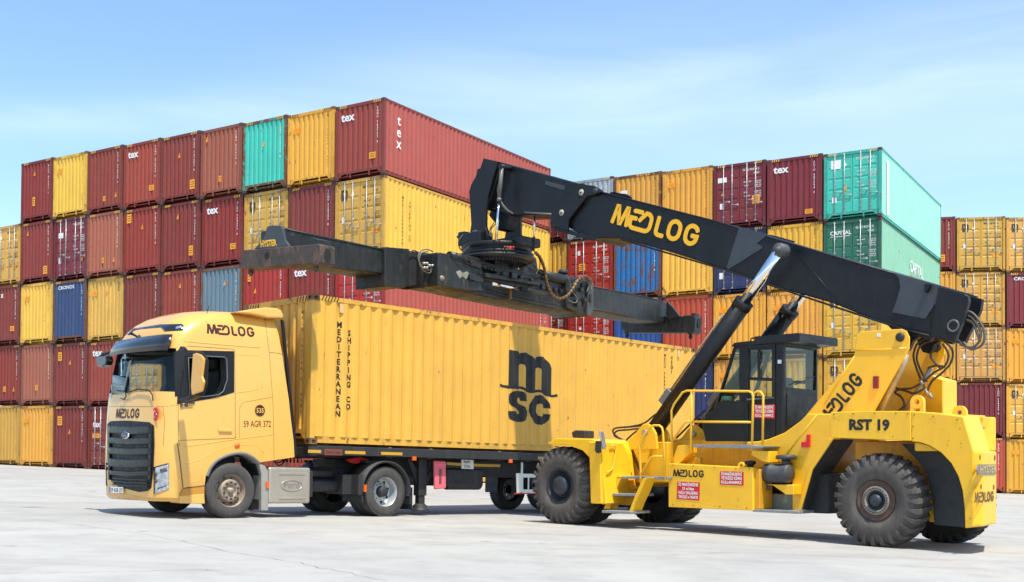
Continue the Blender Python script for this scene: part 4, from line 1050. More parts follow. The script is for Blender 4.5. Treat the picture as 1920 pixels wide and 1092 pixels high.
# landing legs
for x in (-.42, -2.02):
    lg = MB().box(x - .09, x + .09, 3.02, 3.24, .42, 1.30).box(x - .07, x + .07, 3.05, 3.21, .22, .42).prism([(3.05, .95), (3.05, .6), (2.75, 1.2), (2.85, 1.2)], 0, x - .02, x + .02).prism([(3.19, .75), (3.19, .55), (3.6, 1.0), (3.5, 1.05)], 0, x - .02, x + .02).build('landing_leg', CHASS, trailer, .006)
    MB().cyl((x, 3.13, .13), (x, 3.13, .25), .07, 10).lathe([(0, 0), (.21, 0), (.21, .02), (.15, .04), (.16, .10), (.10, .15), (0, .16)], (x, 3.13, .10), (0, 0, 1), 14).build('foot', CHASS, lg)
fb = sidebox('extinguisher_box', [(815, 864), (836, 865), (837, 868), (837, 916), (816, 918)], PINK, -.27, -.2, .02, pl=-.2); p0_ = T.U(826, 880, 0, -.195)
MB().box(-.2, -.19, p0_.y - .03, p0_.y + .03, T.U(826, 907, 0, -.195).z, p0_.z).build('box_window', mat('box window', SRGB(120, 70, 74), .3), fb)
MB().box(-2.0, -.45, 3.9, 5.0, .62, 1.0).cyl((-.6, 4.0, .7), (-.6, 5.0, .7), .16, 16).build('tool_box', CHASS, trailer, .02)
# white guard frame ahead of the axles
gf = MB(); g0 = T.poly([(969, 888), (981, 887), (981, 923), (970, 925)], 0, -.1); gf.prism(g0, 0, -.13, -.1); y0 = g0[1][0]; zt = g0[0][1]; zb_ = g0[3][1]
gf.box(-.13, -.1, y0 + .003, y0 + 1.1, zt - .09, zt - .005).box(-.13, -.1, y0 + .003, y0 + 1.1, zb_ + .005, zb_ + .085).box(-.12, -.11, y0 + .17, y0 + .21, zb_ + .085, zt - .09).box(-.12, -.09, y0 - .06, y0 - .02, zt, zt + .25)
gf.build('side_guard', mat('guard white', SRGB(222, 220, 204), .6), trailer)
MB().box(-.13, -.1, y0 - .25, y0 + 1.1, zb_ - .02, zb_ + .004).build('guard_edge', REDP, trailer)
AX = (7.55, 8.85, 10.15)
for y in AX:
    for far in (0, 1):
        lx = -2.44 if far else 0; o = wheel_dual(trailer, y, .505 + gl(lx, y), two=False)
        if far: o.matrix_local = Matrix.Translation((-2.44, 0, 0)) @ Matrix.Translation((0, y, 0)) @ Matrix.Rotation(pi, 4, 'Z') @ Matrix.Translation((0, -y, 0))
for y in AX: MB().cyl((-.3, y, .5), (-2.1, y, .5), .07, 10).box(-1.75, -1.6, y - .4, y + .1, .45, .85).box(-.85, -.7, y - .4, y + .1, .45, .85).build('axle', CHASS, trailer)
q = MB(); q.box(-2.4, -1.9, 6.9, 10.8, 1.06, 1.10); q.box(-.55, -.05, 6.9, 10.8, 1.06, 1.10); q.box(-2.4, -1.95, 6.88, 6.92, .45, 1.06); q.box(-.5, -.05, 6.88, 6.92, .45, 1.06); q.build('mudguard', CHASS, trailer)

# ------------------------------------------------------------------ the container on the trailer
ux = Vector((cos(TYAW), sin(TYAW), 0)); b0 = T.M @ Vector((-CW, 0, 1.425))
lc = container(b0, TYAW, TTILT, (Cn, 'yellow', []), 'weathered yellow container riding on the trailer behind the cream truck', 'containers on wheels', random.Random(4))
if 'group' in lc: del lc['group']
LC = Frame(b0, (-TTILT, 0, TYAW))
def side_draw(name, d2, ya, za, sx_, sy_, m, parent=lc):
    """flat drawing pressed into the corrugated side"""
    b = bmesh.new(); me = bpy.data.meshes.new(name); me.from_pydata([(p[0] * sx_ + ya, p[1] * sy_ + za, p[2] if len(p) > 2 else 0) for p in d2[0]], [], d2[1]); b.from_mesh(me)
    lo = min(v.co.x for v in b.verts); hi = max(v.co.x for v in b.verts)
    for a, _ in PROF_SIDE:
        if lo < a < hi: bmesh.ops.bisect_plane(b, geom=b.verts[:] + b.edges[:] + b.faces[:], plane_co=(a, 0, 0), plane_no=(1, 0, 0))
    for v in b.verts: y, z, h_ = v.co; v.co = (CW - side_depth(y) + .004 + h_ * .3, y, z)
    b.to_mesh(me); b.free(); me.materials.append(m); o = bpy.data.objects.new(name, me); COL.objects.link(o); o.parent = parent; return o
INK = mat('marking ink', SRGB(24, 22, 20), .6, noise=.1)
a = LC.U(953.9, 741, 0, CW); b = LC.U(1033.5, 741, 0, CW); t_ = LC.U(962, 656, 0, CW); za = LC.U(1012, 797, 0, CW).z
side_draw('company_emblem', logo_msc(), a.y, za, b.y - a.y, (t_.z - za) / 1.32, INK)
def vert(name, s, px, y0, y1, px_w):
    c = LC.U(px, y0, 0, CW); e = LC.U(px, y1, 0, CW); n = len(s); adv = (c.z - e.z) / (n - .3); vs = []; fs = []
    for i, ch in enumerate(s):
        if ch == ' ': continue
        v, f = text_mesh(ch, adv * .76 / .7, .036); w_ = text_width(v); o = len(vs)
        vs += [(x - w_ / 2, z + c.z - adv * i - adv * .72) for x, z in v]; fs += [tuple(k + o for k in q_) for q_ in f]
    side_draw(name, (vs, fs), c.y, 0, 1, 1, INK)
vert('lettering', 'MEDITERRANEAN', 638.5, 604, 781, 12); vert('lettering', 'SHIPPING CO', 657, 620, 768, 12)
vert('lettering', 'MSCU 7349162', 1249, 664, 745, 4); vert('lettering', '45G1', 1262, 668, 700, 4)
# casting holes and the little hook plates under the top rail
for y in (0, CL - .178):
    for z in (0, CH - .118):
        o = MB(); o.add([(CW + .0015, y + .089 + .045 * cos(a * pi / 8), z + .06 + .03 * sin(a * pi / 8)) for a in range(16)], [tuple(range(16))]); o.build('casting_hole', MBLACK, lc, recalc=False)
for z in (0, CH - .118):
    o = MB(); o.add([(CW - .08 + .045 * cos(a * pi / 8), -.0015, z + .06 + .03 * sin(a * pi / 8)) for a in range(16)], [tuple(range(16))]); o.build('casting_hole', MBLACK, lc, recalc=False)
for y in (.66, CL - .75): MB().box(CW - .03, CW - .002, y, y + .09, 2.60, 2.78).build('data_plate', mat('plate tan', SRGB(206, 170, 120), .5), lc)
q = MB()
for k in range(6): y = .22 + k * .07; q.add([(CW + .001 - .003, y, 2.80), (CW - .002, y + .03, 2.80), (CW - .002, y + .07, 2.885), (CW - .002, y + .04, 2.885)], [(0, 1, 2, 3)])
for k in range(5): y = CL - .6 + k * .07; q.add([(CW - .002, y, 2.80), (CW - .002, y + .03, 2.80), (CW - .002, y + .07, 2.885), (CW - .002, y + .04, 2.885)], [(0, 1, 2, 3)])
q.build('warning_stripe', MDARK, lc, recalc=False)
# ------------------------------------------------------------------ reach stacker
KLOC = (6.90, 19.80, -.17); K = Frame(KLOC, (0, 0, R(-134)))
stk = thing('reach_stacker', 'big yellow and black reach stacker with a raised telescopic boom at right', 'reach stacker', None, KLOC, (0, 0, R(-134)))
YEL = mat('machine yellow', SRGB(246, 186, 28), .42, coat=.2, noise=.07, nscale=2, streak=.14, dirt=(.5, .3, .05), rust=.02)
YEL2 = mat('machine yellow rail', SRGB(238, 184, 50), .4, noise=.04)
BOOMB = mat('boom black', (.0095, .0105, .0125), .42, spec=.3, noise=.25, nscale=2.5, streak=.18, dirt=(.035, .035, .034))
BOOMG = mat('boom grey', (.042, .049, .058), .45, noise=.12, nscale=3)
SPB = mat('spreader steel', (.014, .0155, .0150), .45, spec=.4, noise=.35, nscale=3, rust=.35, rustcol=(.07, .05, .035), streak=.35, dirt=(.060, .060, .055))
SPR = mat('spreader rusty steel', (.05, .038, .030), .6, noise=.5, nscale=5, rust=.9, rustcol=(.11, .06, .04), streak=.5, dirt=(.09, .06, .045))
CABB = mat('operator cab black', (.009, .010, .012), .38, spec=.35, noise=.15, nscale=4)
HOSE = mat('hose rubber', (.035, .028, .022), .55)
HOSEB = mat('hose guard bronze', SRGB(120, 88, 48), .5, metal=.4, noise=.25, nscale=30)
PIPE = mat('pipe grey', SRGB(170, 160, 140), .45, metal=.3, noise=.15, nscale=8)
GRATE = mat('grating grey', SRGB(140, 142, 142), .55, metal=.3, noise=.2, nscale=20)
RIMB = mat('rim blue black', (.022, .028, .038), .45, noise=.3, nscale=6)
RIMR = mat('rim rusty', SRGB(86, 62, 50), .65, noise=.3, nscale=8)
RINGG = mat('ring grey', SRGB(132, 124, 112), .55, noise=.2, nscale=10)
BTYRE = mat('big tyre rubber', (.075, .066, .058), .88, noise=.25, nscale=4, streak=.5, dirt=(.15, .125, .105))
SIGNR = mat('sign red', SRGB(206, 24, 38), .45)
INKB = mat('lettering black', (.012, .011, .010), .5)
KP = lambda pts, x: K.poly(pts, 0, x)
def pl(name, pts, x0, x1, m, bev=.008, parent=None, at=None, label=None):
    """plate or box traced on the side plane x1 (or at) and given thickness x0..x1"""
    return MB().prism(KP(pts, x1 if at is None else at), 0, x0, x1).build(name, m, parent or stk, bev, label)
def kt(name, pts, x, r, m, parent=None, n=6, seg=8):
    P = [K.U(p[0], p[1], 0, p[2] if len(p) > 2 else x) for p in pts]
    return MB().tube(spline(P, n) if n > 1 else P, r, seg).build(name, m, parent or stk)

def big_wheel(x, y, z, face, far=False, rimkind='front'):
    r, w_ = .765, .46
    prof = [(.32, -.03), (.345, .0), (.42, .03), (.43, .036), (.47, .036), (.55, .05), (.62, .022), (.68, -.015), (.722, -.07), (.722, -w_ + .07), (.68, -w_ + .015), (.62, -w_ - .022), (.5, -w_ - .04), (.32, -w_ + .02)]
    t = MB().lathe(prof, (0, 0, 0), (1, 0, 0), 64)
    n = 27
    for k in range(n):
        a = 2 * pi * k / n
        for s_ in (1, -1):
            x_ = (lambda q: q) if s_ > 0 else (lambda q: -w_ - q)
            a0 = a + (0 if s_ > 0 else pi / n)
            # lug: rings of (radius, x, angle skew)
            ring = [(.565, .050, 0), (.65, .046, 0), (.715, .020, 0), (.752, -.030, .01), (r, -.10, .035), (r, -.225, .075)]
            base = [(.555, .035, 0), (.62, .012, 0), (.67, -.022, 0), (.70, -.07, .01), (.71, -.12, .035), (.71, -.225, .075)]
            hw = [.030, .040, .052, .054, .050, .044]; v = []
            for (rr, xx, sk), (br, bx, _), h_ in zip(ring, base, hw):
                for rad, xq in ((rr, xx), (br, bx)):
                    for sgn in (-1, 1):
                        an = a0 + sk * s_ * 1.0 + sgn * h_ * (1.0 if rad == rr else 1.18); v.append((x_(xq), rad * cos(an), rad * sin(an)))
            f = []
            for i in range(len(ring) - 1):
                o = i * 4; p_ = o + 4; f += [(o, o + 1, p_ + 1, p_), (o, p_, p_ + 2, o + 2), (o + 1, o + 3, p_ + 3, p_ + 1)]
            f += [(0, 2, 3, 1), (20, 21, 23, 22)]; t.add(v, f)
    M_ = Matrix.Translation((x, y, z)) @ (Matrix.Rotation(pi, 4, 'Z') if far else Matrix.Identity(4)); MR = M_ @ Matrix.Diagonal((1, .86, .86, 1))
    o = t.build('wheel', BTYRE if face else mat('big tyre dark', (.03, .027, .025), .9, noise=.2), stk, M=M_)
    if not face: return o
    if rimkind == 'front':
        ri = MB().lathe([(.385, -.01), (.375, .012), (.355, .0), (.345, -.05), (.30, -.07), (.285, -.12), (.262, -.13), (.24, -.10), (.21, -.10)], (0, 0, 0), (1, 0, 0), 56).build('rim', RIMB, o, M=MR)
        nu = MB()
        for k in range(30):
            a = 2 * pi * k / 30; nu.cyl((-.115, .252 * cos(a), .252 * sin(a)), (-.07, .252 * cos(a), .252 * sin(a)), .016, 6)
        nu.build('wheel_nut', mat('nut dark', (.06, .06, .062), .5, metal=.4), ri, M=MR)
        MB().lathe([(.235, -.10), (.232, -.02), (.20, .02), (.12, .05), (0, .06)], (0, 0, 0), (1, 0, 0), 40).build('hub', RIMB, ri, M=MR)
    else:
        ri = MB().lathe([(.385, -.01), (.375, .012), (.355, .005), (.33, -.01), (.275, -.015), (.272, .0)], (0, 0, 0), (1, 0, 0), 56).build('rim', RIMR, o, M=MR)
        rg = MB().lathe([(.272, .0), (.268, .012), (.195, .012), (.19, .0), (.185, -.06)], (0, 0, 0), (1, 0, 0), 56).build('bolt_ring', RINGG, ri, M=MR)
        nu = MB()
        for k in range(28):
            if k in (3,): continue
            a = 2 * pi * k / 28; nu.cyl((.008, .232 * cos(a), .232 * sin(a)), (.026, .232 * cos(a), .232 * sin(a)), .0135, 8)
        nu.build('wheel_nut', mat('bolt dark', (.045, .040, .036), .5), ri, M=MR)
        MB().lathe([(.19, -.06), (.15, -.055), (.125, -.05), (.12, .0), (.105, .04), (.06, .055), (0, .058)], (0, 0, 0), (1, 0, 0), 40).build('hub', RIMB, ri, M=MR)
    return o
def gz(lx, ly):
    p = K.M @ Vector((lx, ly, 0)); return ground_z(p.x, p.y) - KLOC[2]
R_ = .75
big_wheel(1.40, -.10, R_ + gz(1.38, 0), True, rimkind='rear'); big_wheel(-1.38, 0, R_ + gz(-1.38, 0), False, True)
big_wheel(1.90, -6.46, R_ + gz(1.9, -6.46), True); big_wheel(1.34, -6.46, R_ + gz(1.34, -6.33), False)
big_wheel(-1.90, -6.33, R_ + gz(-1.9, -6.33), False, True); big_wheel(-1.34, -6.33, R_ + gz(-1.34, -6.33), False, True)
MB().cyl((-1.4, -6.46, .78), (1.5, -6.46, .78), .2, 14).box(-.35, .35, -6.8, -6.1, .45, 1.2).build('axle', CHASS, stk, .02); MB().cyl((-1.2, 0, .72), (1.15, 0, .72), .13, 12).build('axle', CHASS, stk)

# ---- main frame and body
pl('main_frame', [(1160, 830), (1210, 824), (1260, 824), (1440, 827), (1520, 800), (1575, 800), (1560, 850), (1500, 930), (1440, 925), (1360, 905), (1250, 905), (1185, 915), (1160, 880)], -.62, .62, mat('frame yellow', SRGB(214, 152, 24), .5, noise=.12, nscale=3, streak=.3, dirt=(.2, .12, .03)), .02, at=.62)
body_pts = [(1400, 829), (1420, 828), (1440, 824), (1470, 812), (1500, 790), (1515, 776), (1558, 776), (1562, 823), (1523, 880), (1499, 960), (1485, 960), (1485, 868), (1440, 868), (1436, 850), (1400, 846)]
pl('side_panel', body_pts, .70, .98, YEL, .015)
MB().prism([(-y, z) if False else (y, z) for y, z in KP(body_pts, .98)], 0, -.98, -.70).build('side_panel', YEL, stk, .015)
seamk = lambda pts, x, r=.012: kt('weld_seam', pts, x, r, YEL, n=1, seg=6)
seamk([(1475, 852), (1532, 778)], .978, .014)
kt('weld_seam', [(1545, 760), (1602, 668)], .70, .012, YEL, n=1, seg=6)
tower = [(1500, 792), (1537, 748), (1550, 733), (1600, 672), (1603, 655), (1606, 630), (1612, 622), (1690, 617), (1699, 621), (1705, 633), (1704, 655), (1697, 668), (1672, 712), (1638, 773), (1580, 810), (1520, 812)]
tn = pl('boom_tower_plate', tower, .665, .70, YEL, .008)
MB().prism(KP(tower, .70), 0, -.70, -.665).build('boom_tower_plate', YEL, stk, .012)
seamk([(1604, 657), (1650, 656), (1700, 653)], .70, .014)
pl('tower_brace', [(1575, 710), (1625, 660), (1630, 700), (1590, 790), (1560, 800)], .2, .60, YEL, .01, at=.6)
for x in (.64, -.64):
    c = K.U(1690, 633, 0, .66); q = MB().lathe([(0, .10), (.05, .10), (.075, .08), (.085, .0), (.085, -.1)], (x if x > 0 else x, c.y, c.z), (1 if x > 0 else -1, 0, 0), 24)
    q.build('boom_pivot_pin', CHASS, stk)
for x0_ in (.1,):
    c = K.U(1752, 651, 0, -.58); MB().lathe([(0, .03), (.085, .03), (.09, 0), (.09, -.06)], (-.59, c.y, c.z), (1, 0, 0), 24).build('boom_pivot_pin', CHASS, stk)
# rear deck with its lettering, counterweight
deck = pl('rear_deck', [(1557, 773), (1633, 771), (1708, 771), (1708, 827), (1557, 821)], .7, 1.45, YEL, .010)
MB().prism(KP([(1557, 773), (1708, 771), (1708, 827), (1557, 821)], 1.45), 0, -1.45, -.7).build('rear_deck', YEL, stk, .01)
q = MB(); a = K.U(1592, 805.5, 0, 1.455); b = K.U(1668, 806.5, 0, 1.455); tv = text_mesh('RST 19', 1, .05); w_ = text_width(tv[0])
mesh2d(q, tv, a, b - a, Vector((0, -(b - a).normalized().z, (b - a).normalized().y)) if False else (0, 0, 1), (b - a).length / w_, (K.U(1592, 787, 0, 1.455).z - a.z) / .7); q.build('lettering', INKB, deck, recalc=False)
side = [(1708.5, 771), (1760, 775), (1806, 781), (1825, 845), (1826, 988), (1809, 991), (1808, 955), (1804, 920), (1796, 893), (1783, 869), (1764, 849), (1742, 836), (1725, 830), (1708.5, 828)]
cw = pl('counterweight', side, .82, 1.44, YEL, .015)
yr = K.U(1825, 900, 0, 1.44).y; y1 = K.U(1867, 900, 0, .62).y; y2 = K.U(1868, 900, 0, -.9).y
zt = K.U(1825, 846, 0, 1.44).z; zb2 = K.U(1826, 988, 0, 1.44).z; ztop = K.U(1806, 783, 0, 1.44).z
ya_ = K.U(1810, 950, 0, 1.44).y
MB().prism([(1.437, ya_ + .02), (1.437, yr - .004), (1.30, yr + .09), (.62, y1), (-.9, y2), (-.9, .5), (.78, .5), (.78, ya_ + .02)], 2, zb2 + .004, zt).build('counterweight_block', YEL, cw, .03, seg=2)
yu = K.U(1867, 800, 0, .3).y
MB().prism([(1.30, .5), (1.30, yr - .42), (.3, yu), (-.9, K.U(1868, 800, 0, -.9).y - .01), (-.9, .45)], 2, zt + .002, ztop + .03).build('counterweight_block', YEL, cw, .02)
MB().prism(KP(side, 1.44), 0, -1.44, -.92).build('counterweight', YEL, stk, .015) if False else None
# arch linings; their dark grey holds the shade inside the arches
LIN = mat('arch shade grey', (.045, .047, .048), .7, noise=.2)
q = MB(); ap_ = KP([(1826, 990), (1809, 990), (1808, 955), (1804, 920), (1796, 893), (1783, 869), (1764, 849), (1742, 836), (1725, 831), (1708, 829)], 1.44)[1:]
for a, b in zip(ap_[:-1], ap_[1:]): q.add([(1.43, a[0] - .006, a[1] - .004), (1.43, b[0] - .006, b[1] - .004), (.55, b[0] - .006, b[1] - .004), (.55, a[0] - .006, a[1] - .004)], [(0, 1, 2, 3)], True)
q.build('arch_lining', LIN, stk)
ap_ = KP([(1562, 824), (1523, 881), (1500, 961)], .98); q = MB()
for a, b in zip(ap_[:-1], ap_[1:]): q.add([(.975, a[0] + .006, a[1]), (.975, b[0] + .006, b[1]), (.3, b[0] + .03, b[1]), (.3, a[0] + .03, a[1])], [(0, 1, 2, 3)])
q.build('arch_lining', LIN, stk)
rim_ = KP([(1553, 823), (1563, 823), (1524, 881), (1501, 961), (1494, 961), (1516, 879)], 1.0)
MB().prism(rim_, 0, .98, 1.01).build('arch_rim', YEL, stk, .006)
pl('wheel_well', [(1690, 832), (1730, 834), (1765, 850), (1785, 872), (1800, 900), (1811, 940), (1814, 990), (1752, 984), (1748, 930), (1738, 890), (1722, 865)], .78, .85, LIN, .0, at=.85)  # dark plate paints in the shadow on the well's inner wall
MB().box(-.58, .58, -.9, 1.0, .9, 1.75).build('rear_frame', MATS['frame yellow'], stk, .02)
# plate and worn lettering on the counterweight, bolt holes
def rear_pt(px, py):
    """meets the slanted rear face of the counterweight"""
    A_, B_ = Vector((1.30, yr + .09)), Vector((.62, y1)); d = K.d(px, py); o = K.o; e = B_ - A_; nrm = Vector((-e.y, e.x))
    t = (Vector((A_.x, A_.y)) - o.xy).dot(nrm) / d.xy.dot(nrm); return o + d * t
rn = Vector((-(Vector((.62, y1)) - Vector((1.30, yr + .09))).y, (Vector((.62, y1)) - Vector((1.30, yr + .09))).x, 0)).normalized()
if rn.y < 0: rn = -rn
def rear_quad(name, pts, m, off, parent=cw):
    q = MB(); P = [rear_pt(*p) for p in pts]; n = len(P); q.add([p + rn * off for p in P] + [p - rn * .01 for p in P], [tuple(range(n)), tuple(range(n, 2 * n))[::-1]] + [(i, (i + 1) % n, (i + 1) % n + n, i + n) for i in range(n)])
    return q.build(name, m, parent)
pln = rear_quad('name_plate', [(1834, 871), (1866, 871), (1866, 890), (1833, 890), (1831, 882)], mat('plate grey', SRGB(128, 122, 112), .5, metal=.3), .012)
def rear_txt(name, s, p0, p1, h, m, parent, off=.018):
    a, b = rear_pt(*p0), rear_pt(*p1); tv = s if isinstance(s, tuple) else text_mesh(s, 1, .01); w_ = text_width(tv[0]); ux = (b - a); ux.z = 0; q = MB()
    mesh2d(q, tv, a + rn * off, ux, (0, 0, 1), ux.length / w_, h); return q.build(name, m, parent, recalc=False)
rear_txt('plate_text', 'HYSTER', (1836, 887), (1866, 887), .16, mat('worn cream', SRGB(205, 180, 110), .6), pln)
rear_txt('lettering', logo_medlog(), (1828, 943), (1863, 944), .15, mat('worn lettering', SRGB(96, 76, 50), .7, noise=.4, nscale=18), cw, .003)
for p in ((1837, 858), (1865, 859), (1839, 913), (1863, 914)):
    c = rear_pt(*p); MB().lathe([(0, 0), (.045, 0)], c + rn * .003, rn, 14).build('bolt_hole', mat('hole ochre', SRGB(120, 78, 20), .8), cw, recalc=False)
for px_, py_, x in ((1721, 748, .9), (1800, 768, .9)):
    c = K.U(px_, py_ + 6, 0, x); r0, r1 = .045, .11; q = MB(); n = 16; v = []
    for xx in (x - .04, x + .04):
        for r in (r1, r0):
            v += [(xx, c.y + r * cos(2 * pi * i / n), c.z + r * sin(2 * pi * i / n)) for i in range(n)]
    f = []
    for i in range(n):
        j = (i + 1) % n; f += [(i, j, n + j, n + i), (2 * n + i, 3 * n + i, 3 * n + j, 2 * n + j), (i, 2 * n + i, 2 * n + j, j), (n + i, n + j, 3 * n + j, 3 * n + i)]
    q.add(v, f); q.box(x - .038, x + .038, c.y - .11, c.y - .05, c.z - .2, c.z); q.box(x - .038, x + .038, c.y + .05, c.y + .11, c.z - .2, c.z); q.build('lifting_eye', YEL, stk)
MB().prism(KP([(1560, 773.5), (1806, 779.5), (1803, 800), (1560, 800)], 1.45), 0, .25, .69).build('deck_top', YEL, stk, .01)
pl('rear_bonnet', [(1725, 700), (1737, 703), (1768, 712), (1768, 790), (1690, 790), (1700, 760)], -1.3, -.72, YEL, .015, at=-.72)
# hydraulic pipes and hoses behind the tower
kt('hydraulic_pipe', [(1698, 664), (1692, 685), (1646, 775)], .48, .065, PIPE, n=1, seg=14); kt('hydraulic_pipe', [(1745, 690), (1735, 712), (1695, 772)], .05, .045, PIPE, n=1, seg=12)
for pts in ([(1800, 640), (1760, 632), (1725, 640), (1713, 665), (1718, 690), (1728, 715), (1735, 730)], [(1805, 644), (1765, 637), (1730, 645), (1719, 668), (1724, 690), (1738, 716)],
            [(1770, 640), (1785, 655), (1784, 678), (1768, 698), (1748, 715), (1738, 735)], [(1768, 645), (1778, 665), (1772, 686), (1750, 700), (1730, 718)],
            [(1728, 718), (1710, 728), (1690, 730), (1678, 736), (1690, 745), (1695, 760), (1680, 775)], [(1735, 728), (1715, 738), (1700, 734), (1680, 728)], [(1690, 668), (1692, 690), (1688, 700)],
            [(1740, 690), (1755, 686), (1772, 688)], [(1755, 650), (1745, 668), (1762, 690)]):
    kt('hydraulic_hose', pts, .15, .019, HOSE)
for pts in ([(1806, 642), (1820, 655), (1838, 650), (1846, 635), (1842, 612), (1826, 590), (1812, 583)], [(1800, 646), (1822, 652), (1836, 640), (1838, 620), (1824, 598), (1815, 592)], [(1812, 600), (1824, 606), (1832, 625), (1838, 640)]):
    kt('hydraulic_hose', pts, .25, .022, mat('hose worn', (.09, .08, .07), .5))
for i, (a, b) in enumerate((((1735, 730), (1742, 745)), ((1724, 712), (1732, 722)), ((1742, 738), (1748, 748)))): kt('hose_fitting', [a, b], .15, .03, STEELW, n=1)
MB().box(.70, .73, *sorted((K.U(1638, 706, 0, .7).y, K.U(1648, 706, 0, .7).y)), K.U(1640, 729, 0, .7).z, K.U(1640, 706, 0, .7).z).build('tail_lamp', mat('lamp dark red', SRGB(130, 20, 22), .3), stk, .006)
tl = pl('tow_hook', [(1512, 815), (1517, 815), (1517, 839), (1502, 839), (1502, 829), (1511, 829)], .98, 1.03, SIGNR, .004)
q = MB(); a = K.U(1553, 800, 0, .705); b = K.U(1621, 712, 0, .705); tv = logo_medlog(); w_ = text_width(tv[0]); ux = (b - a); up = Vector((0, -ux.normalized().z, ux.normalized().y)); up = -up if up.z < 0 else up
mesh2d(q, tv, a, ux, up, ux.length / w_, .25); q.build('lettering', INKB, tn, recalc=False)
pl('safety_label', [(1644, 625), (1651, 625), (1651, 632), (1644, 632)], .70, .704, MWHITE, 0); 

# ---- boom
bo = pl('outer_boom', [(1085, 349), (1122, 360), (1340, 414), (1505, 463), (1647, 503), (1768, 539), (1775, 552), (1760, 590), (1752, 620), (1748, 630), (1700, 620), (1621, 593), (1559, 568), (1467, 542), (1365, 507), (1240, 468), (1164, 447), (1120, 447), (1090, 440), (1062, 425), (1062, 400), (1075, 365)], -.46, .46, BOOMB, .02)
for s_ in (1, -1):
    x0, x1 = (.462, .50) if s_ > 0 else (-.50, -.462)
    g = MB().prism(KP([(1386, 427), (1398, 428), (1440, 440), (1419, 457), (1430, 462), (1429, 466), (1365, 506), (1363, 500)], .47), 0, x0, x1 - .026 * 1).build('grey_plate', BOOMG, bo)  # lighter grey paints in the sky's sheen on the bent steel
    g = MB().prism(KP([(1676, 512), (1758, 536), (1790, 546), (1772, 556), (1752, 572), (1735, 598), (1673, 586), (1681, 565), (1688, 540), (1686, 522)], .47), 0, x0 if s_ > 0 else x1 - .02, x0 + .012 if s_ > 0 else x1).build('grey_plate', BOOMG, bo)  # sky sheen near the boom tail, put into the colour
    MB().prism((KP([(1760, 537), (1808, 552), (1815, 556), (1816, 566), (1806, 600), (1790, 640), (1745, 630), (1750, 590)], .5) if s_ > 0 else KP([(1780, 548), (1812, 553), (1845, 562), (1842, 583), (1812, 645), (1780, 640)], -.48)), 0, (.40, -.50)[s_ < 0], (.50, -.40)[s_ < 0]).build('boom_tail_cheek', BOOMB, bo, .006)
    MB().prism(KP([(1650, 600), (1672, 606), (1755, 625), (1745, 640), (1725, 632), (1712, 640), (1704, 658), (1690, 655), (1681, 640), (1676, 622), (1664, 610)], .45), 0, .36 if s_ > 0 else -.46, .46 if s_ > 0 else -.36).build('pivot_lug', BOOMB, bo, .01)
c = K.U(1787, 611, 0, .5); MB().lathe([(0, -.01), (.07, -.01), (.075, .015), (.10, .015), (.105, 0)], (.495, c.y, c.z), (1, 0, 0), 24).build('pin_boss', mat('boss grey', (.11, .11, .11), .5), bo)
pl('boom_tab', [(1733, 533), (1743, 533), (1741, 541), (1735, 549), (1732, 545)], .47, .56, BOOMB, .003, parent=bo)
kt('weld_seam', [(1500, 480), (1580, 575)], .462, .008, BOOMB, bo, 1); kt('weld_seam', [(1440, 437), (1418, 458)], .464, .008, BOOMB, bo, 1)
kt('bottom_flange', [(1164, 449), (1365, 508), (1467, 543), (1621, 594), (1700, 620), (1800, 643)], .47, .018, BOOMB, bo, 1); kt('top_flange', [(1085, 350), (1340, 415), (1505, 464), (1810, 552)], .455, .018, BOOMB, bo, 1)
ext = pl('inner_boom', [(934, 303), (1090, 346), (1110, 420), (1080, 425), (1040, 402), (1000, 403), (960, 404), (928, 393), (908, 392), (912, 372), (922, 335)], -.36, .36, BOOMB, .02, parent=bo)
kt('highlight_strip', [(985, 399), (1034, 402)], .365, .02, mat('pale edge', (.11, .12, .13), .4), ext, 1); pl('grey_plate', [(1023, 339), (1060, 349), (1058, 357), (1022, 346)], .36, .366, BOOMG, 0, ext)  # pale strip paints in the highlight along the boom's lower edge
# stop clamps with their pins
for s_ in (1, -1):
    cl_ = MB().prism(KP([(1083, 345), (1092, 344), (1100, 347), (1112, 348), (1122, 353), (1122, 362), (1112, 366), (1100, 368), (1066, 412), (1064, 432), (1052, 430), (1031, 420), (1032, 405), (1040, 397), (1076, 357)], .56), 0, .50 if s_ > 0 else -.56, .56 if s_ > 0 else -.50).build('clamp_plate', BOOMB, bo, .01)
    if s_ > 0:
        for px_, py_ in ((1090, 361), (1053, 399)):
            c = K.U(px_, py_, 0, .56); d_ = MB().lathe([(0, .015), (.06, .015), (.065, 0)], (.56, c.y, c.z), (1, 0, 0), 18).build('pin_cap', mat('worn pale', SRGB(170, 166, 150), .6, noise=.2), cl_)
            MB().lathe([(0, .02), (.022, .02)], (.56, c.y, c.z - .01), (1, 0, 0), 10).build('pin_hole', MBLACK, d_)
        c = K.U(1117, 358, 0, .56); MB().lathe([(0, .03), (.05, .03), (.055, 0)], (.56, c.y, c.z), (1, 0, 0), 16).build('pin_cap', BOOMG, cl_)
MB().prism(KP([(1030, 422), (1064, 432), (1122, 446), (1112, 452), (1085, 445), (1040, 432)], .5), 0, -.5, .5).build('clamp_block', BOOMB, bo, .01)
q = MB(); a = K.U(1147, 419, 0, .468); b = K.U(1309, 464, 0, .468); tv = logo_medlog(); w_ = text_width(tv[0]); ux = b - a; ux.x = 0; un = ux.normalized(); up = Vector((0, -un.z, un.y)); up = -up if up.z < 0 else up
h_ = (K.U(1157, 384, 0, .468) - a).dot(up); mesh2d(q, tv, a, ux, up, ux.length / w_, h_); q.build('lettering', mat('lettering yellow', SRGB(250, 185, 24), .45), bo, recalc=False)
